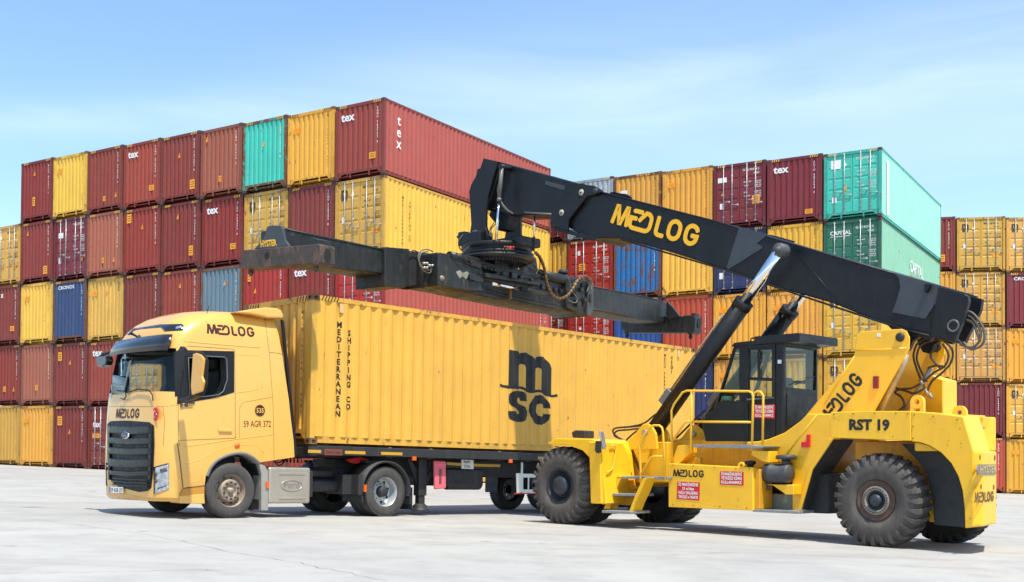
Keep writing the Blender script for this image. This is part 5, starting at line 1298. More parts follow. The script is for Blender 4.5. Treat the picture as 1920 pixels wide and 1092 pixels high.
# boom head
hd = [(906, 297), (934, 303), (925, 330), (914, 370), (910, 400), (910, 425), (918, 449), (879, 449), (883, 421), (881, 385), (879, 360), (883, 346), (900, 316)]
head = pl('head_plate', hd, .52, .60, BOOMB, .01, parent=bo); MB().prism(KP(hd, .60), 0, -.60, -.52).build('head_plate', BOOMB, bo, .01)
pl('head_link', [(890, 316), (934, 303), (925, 340), (914, 375), (905, 392), (885, 385), (883, 350)], -.52, .52, BOOMB, .01, parent=bo, at=.6)
pl('head_link', [(928, 392), (958, 397), (962, 405), (954, 432), (940, 434), (934, 420), (922, 405)], -.10, .2, BOOMB, .01, parent=bo, at=.1)
for x in (.60, -.60):
    c = K.U(890, 441, 0, .6); MB().lathe([(0, .06), (.05, .055), (.06, .03), (.11, .02), (.12, 0), (.12, -.02)], (x, c.y, c.z), (1 if x > 0 else -1, 0, 0), 20).build('pin_boss', BOOMG, bo)
# rotator
rc = K.U(932, 470, 0, 0); rotor = thing('x', 'x', 'x') if False else None
q = MB().lathe([(0, .10), (.80, .10), (.82, .06), (.82, .0), (.78, -.02), (.78, -.09), (.84, -.10), (.84, -.16), (0, -.17)], (0, rc.y, rc.z), (0, 0, 1), 40).build('rotator', BOOMB, stk)
MB().box(.30, .72, rc.y - .42, rc.y + .18, rc.z + .1, rc.z + .34).box(-.72, -.30, rc.y - .42, rc.y + .18, rc.z + .1, rc.z + .34).box(.42, .62, rc.y - .66, rc.y - .44, rc.z + .1, rc.z + .42).box(.50, .58, rc.y - .75, rc.y - .66, rc.z + .3, rc.z + .36).build('rotator_bracket', BOOMB, q, .02)
MB().box(-.45, .2, rc.y + .55, rc.y + .95, rc.z - .0, rc.z + .2).build('valve_block', CHASS, q, .02)
for k, (px_, col) in enumerate(((947, (150, 20, 24)), (952, (20, 110, 60)), (957.5, (235, 30, 44)), (963, (150, 30, 24)))):
    c = K.U(px_, 463.5 + k * .3, 0, .45); MB().lathe([(0, .04), (.02, .035), (.03, .015), (.03, 0)], (.45, c.y, c.z), (1, 0, 0), 12).build('status_lamp', mat('status lamp %d' % k, SRGB(*col), .3, emit=(*SRGB(*col), .8) if k == 2 else None), q)
def cylr(name, a, b, c_, xa, r0, r1, m0=BOOMB, m1=CHROME, parent=None):
    A_, B_ = K.U(*a, 0, xa), K.U(*b, 0, xa); J = A_.lerp(B_, c_)
    o = MB().cyl(A_, J, r0, 20).cyl(J, J - (J - A_).normalized() * .08, r0 * 1.08, 20).build(name, m0, parent or stk); MB().cyl(J, B_, r1, 16).build('piston_rod', m1, o); return o, A_, B_, J
cylr('damper_cylinder', (941, 312), (930, 450), .48, .66, .045, .028, mat('cylinder grey', (.12, .115, .10), .5), CHROME, bo)
c = K.U(942, 313, 0, .64); MB().cyl((.36, c.y, c.z), (.72, c.y, c.z), .055, 16).build('pin', BOOMB, bo)
cylr('damper_cylinder', (1000, 470), (1003, 400), .35, .2, .03, .02, BOOMB, CHROME, bo)
for pts in ([(938, 330), (935, 355), (938, 375), (950, 392), (962, 401)], [(936, 340), (933, 360), (942, 385), (955, 398)], [(930, 420), (921, 430), (922, 445)], [(926, 418), (918, 432), (920, 445)]): kt('hydraulic_hose', pts, .62, .012, mat('hose light', (.13, .12, .10), .5), bo)
# lift cylinders
for x in (.80, -.80):
    A_ = K.U(1224, 812, 0, .80); B_ = K.U(1463, 470, 0, .80); A_.x = B_.x = x; J = A_.lerp(B_, .735); d = (B_ - A_).normalized()
    o = MB().cyl(A_ + d * .1, J, .165, 28).cyl(J - d * .12, J + d * .02, .18, 28).lathe([(.165, .35), (.13, .15), (.12, 0), (0, -.02)], A_, d, 24).build('lift_cylinder', BOOMB, stk)
    MB().cyl(J, B_, .105, 24).build('piston_rod', CHROME, o)
    MB().lathe([(0, .10), (.045, .10), (.05, .06), (.10, .055), (.115, .03), (.13, .02), (.13, -.16)], B_ + Vector((.04 if x > 0 else -.04, 0, 0)), (1 if x > 0 else -1, 0, 0), 24).build('rod_end', mat('rod end', (.06, .062, .065), .5), o)
    side_ = 1 if x > 0 else -1
    nn = Vector((0, d.z, -d.y)); nn = nn if nn.z > 0 else -nn
    MB().tube([A_ + d * .9 + nn * .19 + Vector((.05 * side_, 0, 0)), A_ + d * 2.7 + nn * .19 + Vector((.05 * side_, 0, 0))], .02, 8).build('cylinder_pipe', mat('pipe pale', SRGB(150, 130, 100), .5), o)
    MB().box(-.09, .09, -.16, .16, -.07, .07, Matrix.Translation(A_ + d * .75 + nn * .2) @ d.to_track_quat('Y', 'Z').to_matrix().to_4x4()).build('valve_block', mat('valve grey', SRGB(120, 118, 112), .5, metal=.4), o, .01)
    MB().cyl(A_ - Vector((.28, 0, 0)), A_ + Vector((.28, 0, 0)), .06, 18).build('pin', PIPE, o)
    for dx in (-.2, .2):
        MB().prism([(A_.y + a, A_.z + b) for a, b in ((-.62, -.32), (.28, -.32), (.24, -.02), (.16, .10), (.06, .17), (-.06, .17), (-.17, .08), (-.3, -.06), (-.62, -.24))], 0, x + dx - .03, x + dx + .03).build('cylinder_bracket', YEL, stk, .01)
for k, pts in enumerate(([(1245, 775), (1220, 795), (1190, 800), (1155, 803), (1150, 812), (1165, 825), (1172, 832)], [(1240, 782), (1215, 800), (1180, 806), (1158, 808), (1152, 817), (1170, 826)], [(1250, 790), (1228, 800), (1210, 806), (1195, 808), (1178, 822), (1172, 830)], [(1244, 770), (1228, 778), (1205, 795), (1170, 802)])):
    kt('hydraulic_hose', pts, .86, .018, HOSE)
kt('hydraulic_hose', [(1322, 770), (1305, 785), (1290, 800), (1268, 822)], -.2, .02, HOSE); kt('hydraulic_hose', [(1172, 830), (1190, 860), (1200, 885)], .98, .02, HOSE); kt('hydraulic_hose', [(1172, 832), (1178, 870), (1184, 890)], 1.1, .015, mat('hose dusty', (.12, .10, .07), .8))
# ---- front fender, steps, platform, railings
fen = pl('front_fender', [(1026, 832), (1042, 822), (1112, 824), (1121, 829), (1127, 850), (1137, 945), (1128, 946), (1125, 925), (1121, 893), (1110, 864), (1092, 845), (1064, 835), (1040, 835)], 1.0, 1.95, YEL, .012)
yf = K.U(1131, 900, 0, 1.95).y
fr_ = K.poly([(1124, 828), (1168, 831), (1178, 850), (1190, 905), (1152, 925), (1137, 945), (1128, 945), (1126, 870)], 1, yf)
MB().prism(fr_, 1, yf - .28, yf).build('fender_back', YEL, fen, .02)
gp = lambda p: K.U(p[0], p[1], 1, yf + .04)
MB().tube(spline([gp(p) for p in ((1144, 837), (1153, 836), (1155, 845), (1148, 878), (1138, 886))], 4), .016, 8).build('grab_handle', YEL2, fen)
for (a, b) in (((1124, 808), (1131, 828)),): pass
mr = MB().prism(K.poly([(1124, 811), (1128, 808), (1131, 811), (1136, 838), (1134, 844), (1130, 842)], 1, yf + .1), 1, yf + .08, yf + .12).build('wing_mirror', mat('mirror glass', SRGB(190, 190, 195), .15, metal=.6), stk, .006)
MB().prism(K.poly([(1121, 827), (1125, 827), (1127, 848), (1123, 850), (1120, 845)], 1, yf + .06), 1, yf, yf + .08).build('mirror_bracket', CHASS, mr)
pl('work_lamp', [(1071, 811), (1078, 807), (1096, 808), (1096, 822), (1073, 821)], 1.3, 1.6, CHASS, .015, at=1.6)
MB().prism(KP([(1165, 829), (1252, 829), (1250, 905), (1190, 905), (1180, 850)], .9), 0, .6, .9).build('front_body', YEL, stk, .015)
pl('front_body', [(1182, 832), (1222, 832), (1212, 868), (1200, 870), (1198, 868)], .9, 1.02, YEL, .01)
stp = MB()
for (a, b, y_, x0, x1) in ((1157, 1252, 893, 1.05, 1.6), (1145, 1196, 925, 1.25, 1.75), (1128, 1182, 957, 1.35, 1.95)):
    p = K.U(a, y_, 0, x1); q_ = K.U(b, y_ + (b - a) * .03, 0, x1); MB().box(x0, x1, p.y, q_.y, p.z - .05, p.z).build('step_tread', GRATE, stk, .008)
pl('step_stringer', [(1185, 960), (1178, 962), (1192, 925), (1205, 898), (1212, 896), (1200, 925), (1190, 945)], 1.55, 1.85, YEL, .008, at=1.85); pl('step_stringer', [(1131, 955), (1143, 955), (1150, 930), (1166, 893), (1156, 893)], 1.35, 1.6, YEL, .008, at=1.6)
MB().prism(KP([(1168, 912), (1196, 912), (1196, 918), (1160, 922)], 1.25), 0, .9, 1.25).prism(KP([(1152, 932), (1190, 932), (1186, 948), (1152, 947)], 1.4), 0, 1.2, 1.4).build('step_riser', MATS['frame yellow'], stk, .01)
rail = lambda pts, x, n=1, nm='handrail': kt(nm, pts, x, .021, YEL2, n=n, seg=10)
rail([(1202, 922), (1201, 880), (1199, 834), (1208, 816), (1221, 800), (1225, 798), (1236, 798), (1241, 802), (1243, 810), (1248, 904)], 1.62); rail([(1202, 890), (1214, 868), (1221, 858), (1226, 856), (1243, 856)], 1.62)
rail([(1260, 870), (1259, 770), (1264, 758), (1280, 736), (1288, 733), (1404, 734), (1410, 737), (1412, 744), (1410, 846)], 1.28); rail([(1297, 791), (1409, 792)], 1.28)
rail([(1297, 733), (1296, 790), (1295, 850)], 1.28); rail([(1262, 826), (1283, 794), (1288, 791), (1296, 790)], 1.28); rail([(1412, 745), (1415, 737), (1420, 734), (1426, 735), (1431, 742), (1430, 835)], 1.22)
pl('platform', [(1298, 834), (1400, 834), (1412, 838), (1412, 842), (1298, 839)], .7, 1.28, GRATE, .006); MB().prism(KP([(1410, 836), (1445, 837), (1440, 841), (1410, 842)], 1.3), 0, .95, 1.5).build('platform', GRATE, stk, .006)
pl('platform_bracket', [(1270, 836), (1292, 834), (1292, 850), (1272, 870), (1258, 870)], 1.0, 1.26, YEL, .01); pl('platform_bracket', [(1410, 844), (1442, 846), (1442, 868), (1430, 866), (1408, 853)], 1.0, 1.29, YEL, .01)
# tank box with lettering and warning signs
tkb = pl('battery_box', [(1253, 869), (1412, 877), (1412, 958), (1253, 951)], .95, 1.45, YEL, .012)
yb = K.U(1412, 900, 0, 1.45).y; MB().box(.98, 1.40, yb, yb + .10, K.U(1412, 955, 0, 1.45).z, K.U(1412, 880, 0, 1.45).z).build('box_end', MATS['frame yellow'], tkb, .01)
q = MB(); a = K.U(1263, 893.5, 0, 1.453); b = K.U(1321, 895.5, 0, 1.453); tv = logo_medlog(); w_ = text_width(tv[0]); mesh2d(q, tv, a, b - a, (0, 0, 1), (b - a).length / w_, K.U(1263, 881, 0, 1.453).z - a.z); q.build('lettering', INKB, tkb, recalc=False)
def red_sign(pts, x, lines, parent):
    o = pl('warning_sign', pts, x, x + .006, SIGNR, 0, parent); y0_, y1_ = K.U(*pts[0], 0, x).y, K.U(*pts[1], 0, x).y; zt_, zb_ = K.U(*pts[0], 0, x).z, K.U(*pts[3], 0, x).z; q = MB(); n = len(lines); hh = (zt_ - zb_) / (n + .25)
    dz = (K.U(*pts[1], 0, x).z - zt_) / (y1_ - y0_)
    for i, s in enumerate(lines):
        tv = text_mesh(s, 1, .03); w_ = text_width(tv[0]); tw = min((y1_ - y0_) * .88, w_ * hh * .95); sy_ = hh * .68 / .7
        oy = (y0_ + y1_) / 2 - tw / 2; oz = zt_ - hh * (i + .93) + dz * (oy - y0_); mesh2d(q, tv, (x + .0075, oy, oz), (0, 1, dz), (0, 0, 1), tw / w_, sy_)
    q.build('sign_text', MWHITE, o, recalc=False)
red_sign([(1350, 884), (1394, 885), (1394, 911), (1350, 909)], 1.45, ['İŞ MAKİNELERİNİ', 'YETKİSİZ KİMSE', 'KULLANAMAZ'], tkb)
red_sign([(1270, 903), (1312, 905), (1311, 939), (1269, 936)], 1.45, ['İŞ MAKİNESİNE', "15 m'den", 'FAZLA YAKLAŞMAK', 'TEHLİKELİ ve YASAKTIR'], tkb)
c = K.U(1390, 874, 0, 1.3)
q = MB().lathe([(.035, 0), (.07, 0), (.07, .03), (.035, .03), (.035, 0)], (1.28, c.y, c.z + .0), (1, 0, 0), 16).box(1.28, 1.31, c.y - .06, c.y + .06, c.z - .12, c.z - .04).build('lifting_eye', YEL2, tkb)
c = K.U(1407, 870, 0, 1.15); MB().lathe([(0, .06), (.09, .05), (.10, 0), (.06, -.02), (.06, -.1)], (1.15, c.y, c.z), (0, 0, 1), 18).build('filler_cap', CHASS, tkb)
c = K.U(1310, 866, 0, .9); MB().box(.9, 1.0, c.y - .1, c.y + .1, c.z - .08, c.z + .08).build('bracket', YEL, stk, .01)
# air cleaner
c = K.U(1440, 888, 0, 1.25); MB2 = MB().lathe([(0, 0), (.15, 0), (.165, .02), (.165, .10), (.175, .11), (.175, .15), (.165, .16), (.165, .46), (.15, .5), (0, .5)], (1.18, c.y - .1, c.z), (0, 1, 0), 32)
ac = MB2.build('air_cleaner', mat('cleaner grey', (.05, .052, .055), .5, noise=.2, nscale=8), stk)
MB().cyl((1.12, c.y + .28, c.z + .1), (1.12, c.y + .28, c.z + .27), .08, 16).lathe([(0, .08), (.16, .07), (.18, .05), (.18, .0), (0, -.01)], (1.12, c.y + .28, c.z + .25), (0, 0, 1), 24).build('rain_cap', BOOMG, ac)
MB().prism([(c.y - .05, c.z - .19), (c.y + .5, c.z - .19), (c.y + .5, c.z - .36), (c.y + .35, c.z - .36), (c.y + .1, c.z - .21)], 0, .98, 1.25).build('cleaner_bracket', YEL, ac, .008)
MB().cyl((1.2, c.y - .02, c.z - .14), (1.2, c.y - .02, c.z - .30), .03, 10).build('dust_valve', BOOMG, ac)
pl('lower_panel', [(1442, 926), (1502, 928), (1499, 960), (1442, 956)], .7, .94, mat('lower panel grey', SRGB(120, 124, 110), .6, noise=.15), .006); pl('running_board', [(1411, 955), (1497, 959), (1497, 964), (1411, 960)], .9, 1.42, GRATE, .006)
MB().box(-.62, .7, -2.5, -1.3, .5, 1.2).box(-.6, .6, -4.5, -2.5, .55, 1.1).build('belly_tank', CHASS, stk, .02)
for k, px_ in enumerate((1338, 1352, 1366)): c = K.U(px_, 818, 0, .3); MB().box(.2, .42, c.y - .08, c.y + .08, c.z - .12, c.z + .1).build('red_valve', SIGNR, stk, .03)

# ---- operator's cab
xs_ = .62; cp = [(1322, 830), (1316, 800), (1320, 779), (1338, 766), (1374, 652), (1376, 646), (1400, 642), (1468, 640), (1468, 830)]
shell = MB().prism(KP(cp, xs_), 0, -xs_, xs_).build('cab_shell', CABB, None, .02)
shell.matrix_world = K.M
yb_ = K.U(1468, 700, 0, xs_).y; ymid = K.U(1400, 700, 0, xs_).y
def kcut(mb): o = mb.build('cut', None); o.matrix_world = K.M; return o
ci = KP([(1350, 822), (1345, 768), (1380, 655), (1400, 651), (1462, 650), (1462, 822)], xs_)
WIN = {'quarter': [(1346, 754), (1377, 655), (1386, 653), (1386, 752)], 'door_upper': [(1403, 656), (1447, 656), (1447, 709), (1403, 707)], 'door_lower': [(1403, 713), (1447, 715), (1447, 744), (1408, 742), (1403, 735)]}
cuts = [kcut(MB().prism(ci, 0, -xs_ + .06, xs_ - .06))] + [kcut(MB().prism(KP(v, xs_), 0, -1.5, 1.5)) for v in WIN.values()]
rw = K.poly([(1473, 651), (1531, 657), (1530, 732), (1474, 726)], 1, yb_)
cuts.append(kcut(MB().prism(rw, 1, yb_ - .3, yb_ + .3)))
zf0, zf1 = K.U(1342, 754, 0, xs_).z, K.U(1374, 657, 0, xs_).z
cuts.append(kcut(MB().box(-.54, .54, K.U(1320, 700, 0, xs_).y - .5, K.U(1384, 700, 0, xs_).y, zf0, zf1 - .03)))
boolean(shell, cuts); shell.data.materials.clear(); shell.data.materials.append(CABB); shell.parent = stk; shell.matrix_local = Matrix.Identity(4)
GG = glass('cab glass green', (.90, .95, .89), 0, .2); GD = glass('cab glass', (.87, .91, .89), 0, .25)
for k, v in WIN.items():
    for x in (xs_ - .03, -xs_ + .03): MB().prism(KP(v, xs_), 0, x - .003, x + .003).build('window_pane', GG if k != 'door_upper' else GD, shell)
MB().prism(rw, 1, yb_ - .035, yb_ - .03).build('rear_window', GD, shell)
wa, wb = K.U(1342, 757, 0, xs_), K.U(1376, 650, 0, xs_)
MB().add([(-.56, wa.y + .03, wa.z), (.56, wa.y + .03, wa.z), (.56, wb.y + .03, wb.z), (-.56, wb.y + .03, wb.z), (-.56, wa.y + .036, wa.z), (.56, wa.y + .036, wa.z), (.56, wb.y + .036, wb.z), (-.56, wb.y + .036, wb.z)], [(0, 1, 2, 3), (7, 6, 5, 4)]).build('windscreen', GG, shell)
dr_ = pl('door_frame', [(1398, 643), (1453, 643), (1453, 655), (1403, 655), (1403, 750), (1447, 745), (1447, 655), (1453, 655), (1453, 752), (1398, 757)], xs_, xs_ + .02, CABB, 0, shell) if False else None
for pts in ([(1398, 645), (1402, 645), (1402, 825), (1398, 825)], [(1448, 645), (1453, 645), (1453, 825), (1448, 825)], [(1402, 645), (1448, 645), (1448, 652), (1402, 652)], [(1402, 752), (1448, 747), (1448, 751), (1402, 757)]): pl('door_frame', pts, xs_, xs_ + .022, CABB, .004, shell)
MB().box(xs_ - .02, xs_ + .02, K.U(1423, 700, 0, xs_).y - .02, K.U(1423, 700, 0, xs_).y + .02, K.U(1423, 709, 0, xs_).z, K.U(1423, 656, 0, xs_).z).build('window_divider', CABB, shell)
pl('door_handle', [(1400, 748), (1450, 745), (1450, 747), (1400, 751)], xs_ + .022, xs_ + .04, mat('handle grey', (.12, .12, .125), .4), .003, shell)
ro = MB().prism(KP([(1370, 650), (1376, 643), (1400, 640), (1470, 637), (1470, 646), (1400, 648)], xs_ + .03), 0, -xs_ - .03, xs_ + .03).build('roof', CABB, shell, .012)
yv = yb_; a0_ = K.U(1474, 633, 0, xs_ + .05)
MB().box(-xs_ - .05, xs_ + .08, yv - .55, yv + .38, a0_.z - .09, a0_.z + .06).build('air_conditioner', CABB, shell, .012)
rr_ = [K.U(1408, 641, 0, .2), K.U(1408, 636, 0, .2), K.U(1411, 634, 0, .2), K.U(1418, 634, 0, .2), K.U(1420, 637, 0, .2), K.U(1420, 641, 0, .2)]; MB().tube(rr_, .014, 6).build('roof_handle', CABB, shell)
MB().box(-.5, .5, yb_, yb_ + .012, K.U(1480, 800, 1, yb_).z, K.U(1480, 737, 1, yb_).z).build('rear_panel', CABB, shell, .01)
MB().tube([K.U(1490, 722, 1, yb_ + .03), K.U(1527, 706, 1, yb_ + .03)], .009, 6).build('wiper', BOOMG, shell)
red_sign([(1414, 759), (1453, 759), (1452, 785), (1414, 784)], xs_ + .024, ['İŞ MAKİNELERİNİ', 'YETKİSİZ KİMSE', 'KULLANAMAZ'], shell)
pl('safety_label', [(1458, 675), (1465, 675), (1465, 682), (1458, 682)], xs_, xs_ + .004, MWHITE, 0, shell)
st_ = K.U(1440, 745, 0, 0); MB().box(-.25, .25, st_.y - .1, st_.y + .4, st_.z - .5, st_.z - .3).box(-.25, .25, st_.y + .3, st_.y + .42, st_.z - .3, st_.z + .35).build('seat', CABB, shell, .05)
c = K.U(1385, 745, 0, 0); MB().tube([(.2 * cos(t), c.y + .12 * sin(t), c.z - .05 + .12 * sin(t)) for t in [k * pi / 10 for k in range(20)]], .015, 6, closed=True).cyl((0, c.y - .02, c.z - .05), (0, c.y - .1, c.z - .5), .03, 8).build('steering_wheel', CABB, shell)
c = K.U(1360, 748, 0, .4); MB().cyl((.4, c.y - .12, c.z), (.4, c.y + .12, c.z), .05, 14).build('document_tube', mat('tube mint', SRGB(150, 200, 180), .5), shell)

random.seed(12)
q = MB()
for pts, x in (([(1262, 872), (1300, 874), (1340, 876), (1380, 878), (1405, 879)], 1.452), ([(1262, 946), (1300, 948), (1350, 950), (1400, 953)], 1.452), ([(1564, 777), (1600, 776), (1640, 775), (1680, 775), (1702, 776)], 1.452), ([(1714, 778), (1750, 781), (1795, 787)], 1.442), ([(1712, 822), (1712, 800)], 1.442)):
    for p in pts: c = K.U(*p, 0, x); q.cyl((x - .004, c.y, c.z), (x + .008, c.y, c.z), .012, 6)
q.build('panel_bolts', mat('bolt ochre', SRGB(150, 104, 24), .6), stk)
for base_, x, lo, hi, n in ((tkb, 1.4515, (1258, 920), (1406, 950), 10), (cw, 1.4415, (1716, 784), (1818, 840), 12), (deck, 1.4515, (1562, 776), (1704, 820), 6), (cw, 1.4415, (1812, 860), (1823, 985), 8)):
    q = MB()
    for k in range(n):
        c = K.U(random.uniform(lo[0], hi[0]), random.uniform(lo[1], hi[1]), 0, x); r0 = random.uniform(.003, .011); m_ = random.randint(5, 8)
        q.add([(x, c.y + r0 * random.uniform(.5, 1.3) * cos(2 * pi * i / m_), c.z + r0 * random.uniform(.6, 1.8) * sin(2 * pi * i / m_)) for i in range(m_)], [tuple(range(m_))])
    q.build('paint_chips', mat('chipped primer', SRGB(170, 116, 40), .8, noise=.3), base_, recalc=False)
# ------------------------------------------------------------------ telescopic spreader under the boom head
PH = R(53.4); SLOC = (0.0, 27.8, 0.0); Z = Frame(SLOC, (0, 0, PH - pi / 2))
spr = thing('container_spreader', 'dark worn telescopic spreader hanging empty from the boom head', 'spreader', None, SLOC, (0, 0, PH - pi / 2))
HL = 6.92; HW = 1.28
def sp(name, pts, ax, c, t0, t1, m, bev=.01, parent=None):
    """outline traced on plane ax=c of the spreader, thickness t0..t1"""
    return MB().prism(Z.poly(pts, ax, c), ax, t0, t1).build(name, m, parent or spr, bev)
# near (left) end
lb = sp('end_beam', [(452, 472), (457, 469), (588, 458.5), (588, 493.5), (460, 504), (452, 503)], 1, -HL - .18, -HL - .18, -HL + .18, SPR, .015)
sp('casting_guide', [(586, 458), (597, 457), (600, 460), (600, 492), (596, 497), (586, 496)], 1, -HL - .19, -HL - .19, -HL + .2, SPR, .012, lb)
q = MB(); c = Z.U(596, 476, 0, HW + .16)
for nm, pxs, m_ in (('beam_hole', (500, 480), MBLACK),):
    c = Z.U(*pxs, 1, -HL - .185); MB().lathe([(0, 0), (.068, 0)], c, (0, -1, 0), 18).build(nm, m_, lb, recalc=False)
xg = Z.U(600, 476, 1, -HL - .19).x
MB().add([(xg + .004, -HL + .0 + .09 * cos(a * pi / 10), Z.U(598, 477, 0, xg).z + .13 * (sin(a * pi / 10))) for a in range(20)], [tuple(range(20))]).build('guide_hole', MBLACK, lb, recalc=False)
def lock(x, y, z, m=SPR):
    return MB().lathe([(0, .12), (.09, .12), (.09, .03), (.05, .02), (.05, -.03), (.065, -.05), (.03, -.11), (0, -.12)], (x, y, z), (0, 0, 1), 14).build('twist_lock', m, spr)
a = Z.U(470, 507, 1, -HL); lock(a.x, -HL, a.z); a = Z.U(593, 499, 1, -HL); lock(a.x, -HL, a.z)
sp('guide_block', [(576, 447), (582, 445), (592, 448), (592, 460), (577, 460)], 1, -HL, -HL + .05, -HL + .4, SPB, .01)
gs = sp('end_gusset', [(476, 467), (490, 452), (497, 440), (500, 426), (506, 423), (526, 423), (530, 428), (534, 450), (543, 462), (540, 466)], 1, -HL - .14, -HL - .14, -HL - .08, BOOMG, .01)
q = MB(); A_ = Z.U(489, 463.5, 1, -HL - .145); B_ = Z.U(519, 460.5, 1, -HL - .145); tv = text_mesh('HYSTER', 1, .03); w_ = text_width(tv[0]); ux = B_ - A_
mesh2d(q, tv, A_, ux, (-.12, 0, 1), ux.length / w_, .12 / .7); q.build('lettering', mat('lettering yellow', None), gs, recalc=False)
# arms and central beam
XB = .34
def arm(name, pts, x0, x1, m=SPB, bev=.03): return sp(name, pts, 0, x1, x0, x1, m, bev)
la = arm('telescopic_arm', [(533, 426), (620, 445), (724, 467), (726, 517), (620, 502), (545, 480), (534, 462)], -.85, -.16)
print('LEFT', [tuple(round(v, 2) for v in Z.U(535, 440, 0, x)) for x in (.34, -.16)], 'RIGHT', [tuple(round(v, 2) for v in Z.U(1250, 580, 0, x)) for x in (.34, -.16)])
kk = sp('arm_gusset', [(521, 447), (528, 450), (540, 464), (534, 466), (524, 463)], 1, -HL + .3, -HL + .26, -HL + .4, BOOMG, .004)
c = Z.U(662, 491, 0, -.16); MB().box(-.16, -.157, c.y - .05, c.y + .05, c.z - .05, c.z + .06).build('slot', MBLACK, la)
for pts in ([(560, 489), (640, 503), (724, 513)], [(536, 430), (620, 448), (724, 470)]): 
    P = [Z.U(p[0], p[1], 0, -.16) for p in pts]; MB().tube(P, .018, 6).build('beam_flange', SPB, la)
arm('collar', [(722, 463), (768, 467), (768, 536), (757, 540), (722, 537)], -.92, -.06, SPB, .015)
arm('slide_beam', [(766, 470), (830, 478), (830, 538), (766, 536)], -.80, -.16, CHASS, .02)
hs_ = arm('main_housing', [(822, 473), (905, 487), (905, 540), (911, 547), (880, 546), (822, 536)], -.48, .46, SPB, .025)
sp('housing_mouth', [(798, 470), (823, 473), (823, 537), (798, 533)], 0, .46, -.48, -.42, CHASS, .005)
tr_ = MB().tube([Z.U(842, 480, 0, .40), Z.U(905, 494, 0, .40)], .10, 14).build('guide_rail', SPB, hs_)
MB().tube([Z.U(848, 478, 0, .44), Z.U(896, 489, 0, .44)], .03, 8).build('worn_strip', mat('pale edge bright', (.22, .22, .20), .4), hs_)
q = MB(); q.add([tuple(Z.U(p[0], p[1], 0, .463)) for p in ((855, 510), (862, 507), (868, 512), (876, 509), (880, 514), (874, 524), (868, 518), (862, 522), (858, 516))], [tuple(range(9))]); q.build('scuff', mat('scuff pale', SRGB(140, 138, 122), .6, noise=.3), hs_, recalc=False)
c = Z.U(828, 522, 0, .46); MB().lathe([(0, .05), (.04, .05), (.05, .03), (.06, 0)], (.46, c.y, c.z), (1, 0, 0), 16).build('pin_cap', STEELW, hs_)
mb_ = arm('central_beam', [(905, 492), (1000, 512), (1108, 532), (1108, 588), (1095, 590), (1000, 575), (905, 556), (822, 538), (905, 538)], -.40, .36, SPB, .02)
arm('upper_rail', [(905, 489), (935, 497), (935, 512), (905, 506)], .1, .46, SPB, .02)
arm('side_shift_frame', [(912, 512), (960, 519), (1012, 530), (1012, 536), (960, 527), (912, 520)], .30, .60, SPB, .01)
MB().tube([Z.U(1012, 515, 0, .34), Z.U(1078, 531, 0, .34)], .13, 16).build('guide_rail', SPB, mb_)
o, A_, B_, J_ = None, Z.U(978, 543, 0, .62), Z.U(922, 532, 0, .62), None
cy = MB().cyl(Z.U(976, 542, 0, .62), Z.U(1022, 552, 0, .62), .055, 16).build('telescope_cylinder', SPB, mb_); MB().cyl(B_, A_, .035, 14).build('piston_rod', CHROME, cy)
c = Z.U(958, 550, 0, .50); MB().box(.44, .5, c.y - .03, c.y + .03, c.z - .14, c.z + .1).build('bracket_strip', MATS['hose guard bronze'], mb_)
rcl = arm('collar', [(1062, 528), (1083, 522), (1112, 532), (1112, 584), (1105, 593), (1092, 590), (1062, 576)], -.46, .46, SPB, .02)
arm('collar_plate', [(1104, 524), (1113, 533), (1113, 584), (1105, 594), (1101, 590)], -.50, .52, mat('plate worn', (.05, .052, .05), .4, noise=.3), .008)
q = MB(); random.seed(5)
for k in range(14):
    c = Z.U(1075 + random.uniform(0, 30), 534 + random.uniform(0, 40), 0, .48); q.box(.44, .46 + random.uniform(.03, .12), c.y - .05, c.y + .05, c.z - .05, c.z + .05)
q.build('valve_block', CHASS, rcl, .01)
ra = arm('telescopic_arm', [(1112, 536), (1180, 549), (1238, 562), (1252, 569), (1257, 580), (1256, 600), (1250, 607), (1180, 597), (1112, 582)], -XB, XB)
for pts in ([(1112, 538), (1180, 551), (1240, 564)], [(1112, 580), (1180, 593), (1246, 604)]): MB().tube([Z.U(p[0], p[1], 0, XB) for p in pts], .018, 6).build('beam_flange', SPB, ra)
# far (right) end
fb_ = sp('end_beam', [(1164, 603), (1172, 594), (1270, 593), (1303, 594), (1303, 622), (1290, 624), (1175, 624), (1166, 617)], 1, HL - .18, HL - .18, HL + .18, SPB, .015)
sp('end_gusset', [(1252, 563), (1258, 570), (1268, 582), (1277, 594), (1256, 600), (1250, 590)], 1, HL - .2, HL - .26, HL - .2, SPB, .008)
sp('casting_guide', [(1282, 592), (1303, 591), (1305, 597), (1303, 622), (1296, 627), (1280, 622)], 1, HL - .19, HL - .22, HL + .2, SPB, .012, fb_)
c = Z.U(1296, 606, 1, HL - .2); xr = Z.U(1304, 606, 1, HL - .22).x
MB().add([(xr + .004, HL - .0 + .10 * cos(a * pi / 10), c.z + .14 * sin(a * pi / 10)) for a in range(20)], [tuple(range(20))]).build('guide_hole', MBLACK, fb_, recalc=False)
sp('guide_block', [(1296, 590), (1297, 587), (1305, 588), (1305, 598), (1297, 598)], 1, HL, HL + .0, HL + .2, SPB, .008)
a = Z.U(1176, 627, 1, HL); lock(a.x, HL, a.z, SPB); a = Z.U(1295, 629, 1, HL); lock(a.x, HL, a.z, SPB)
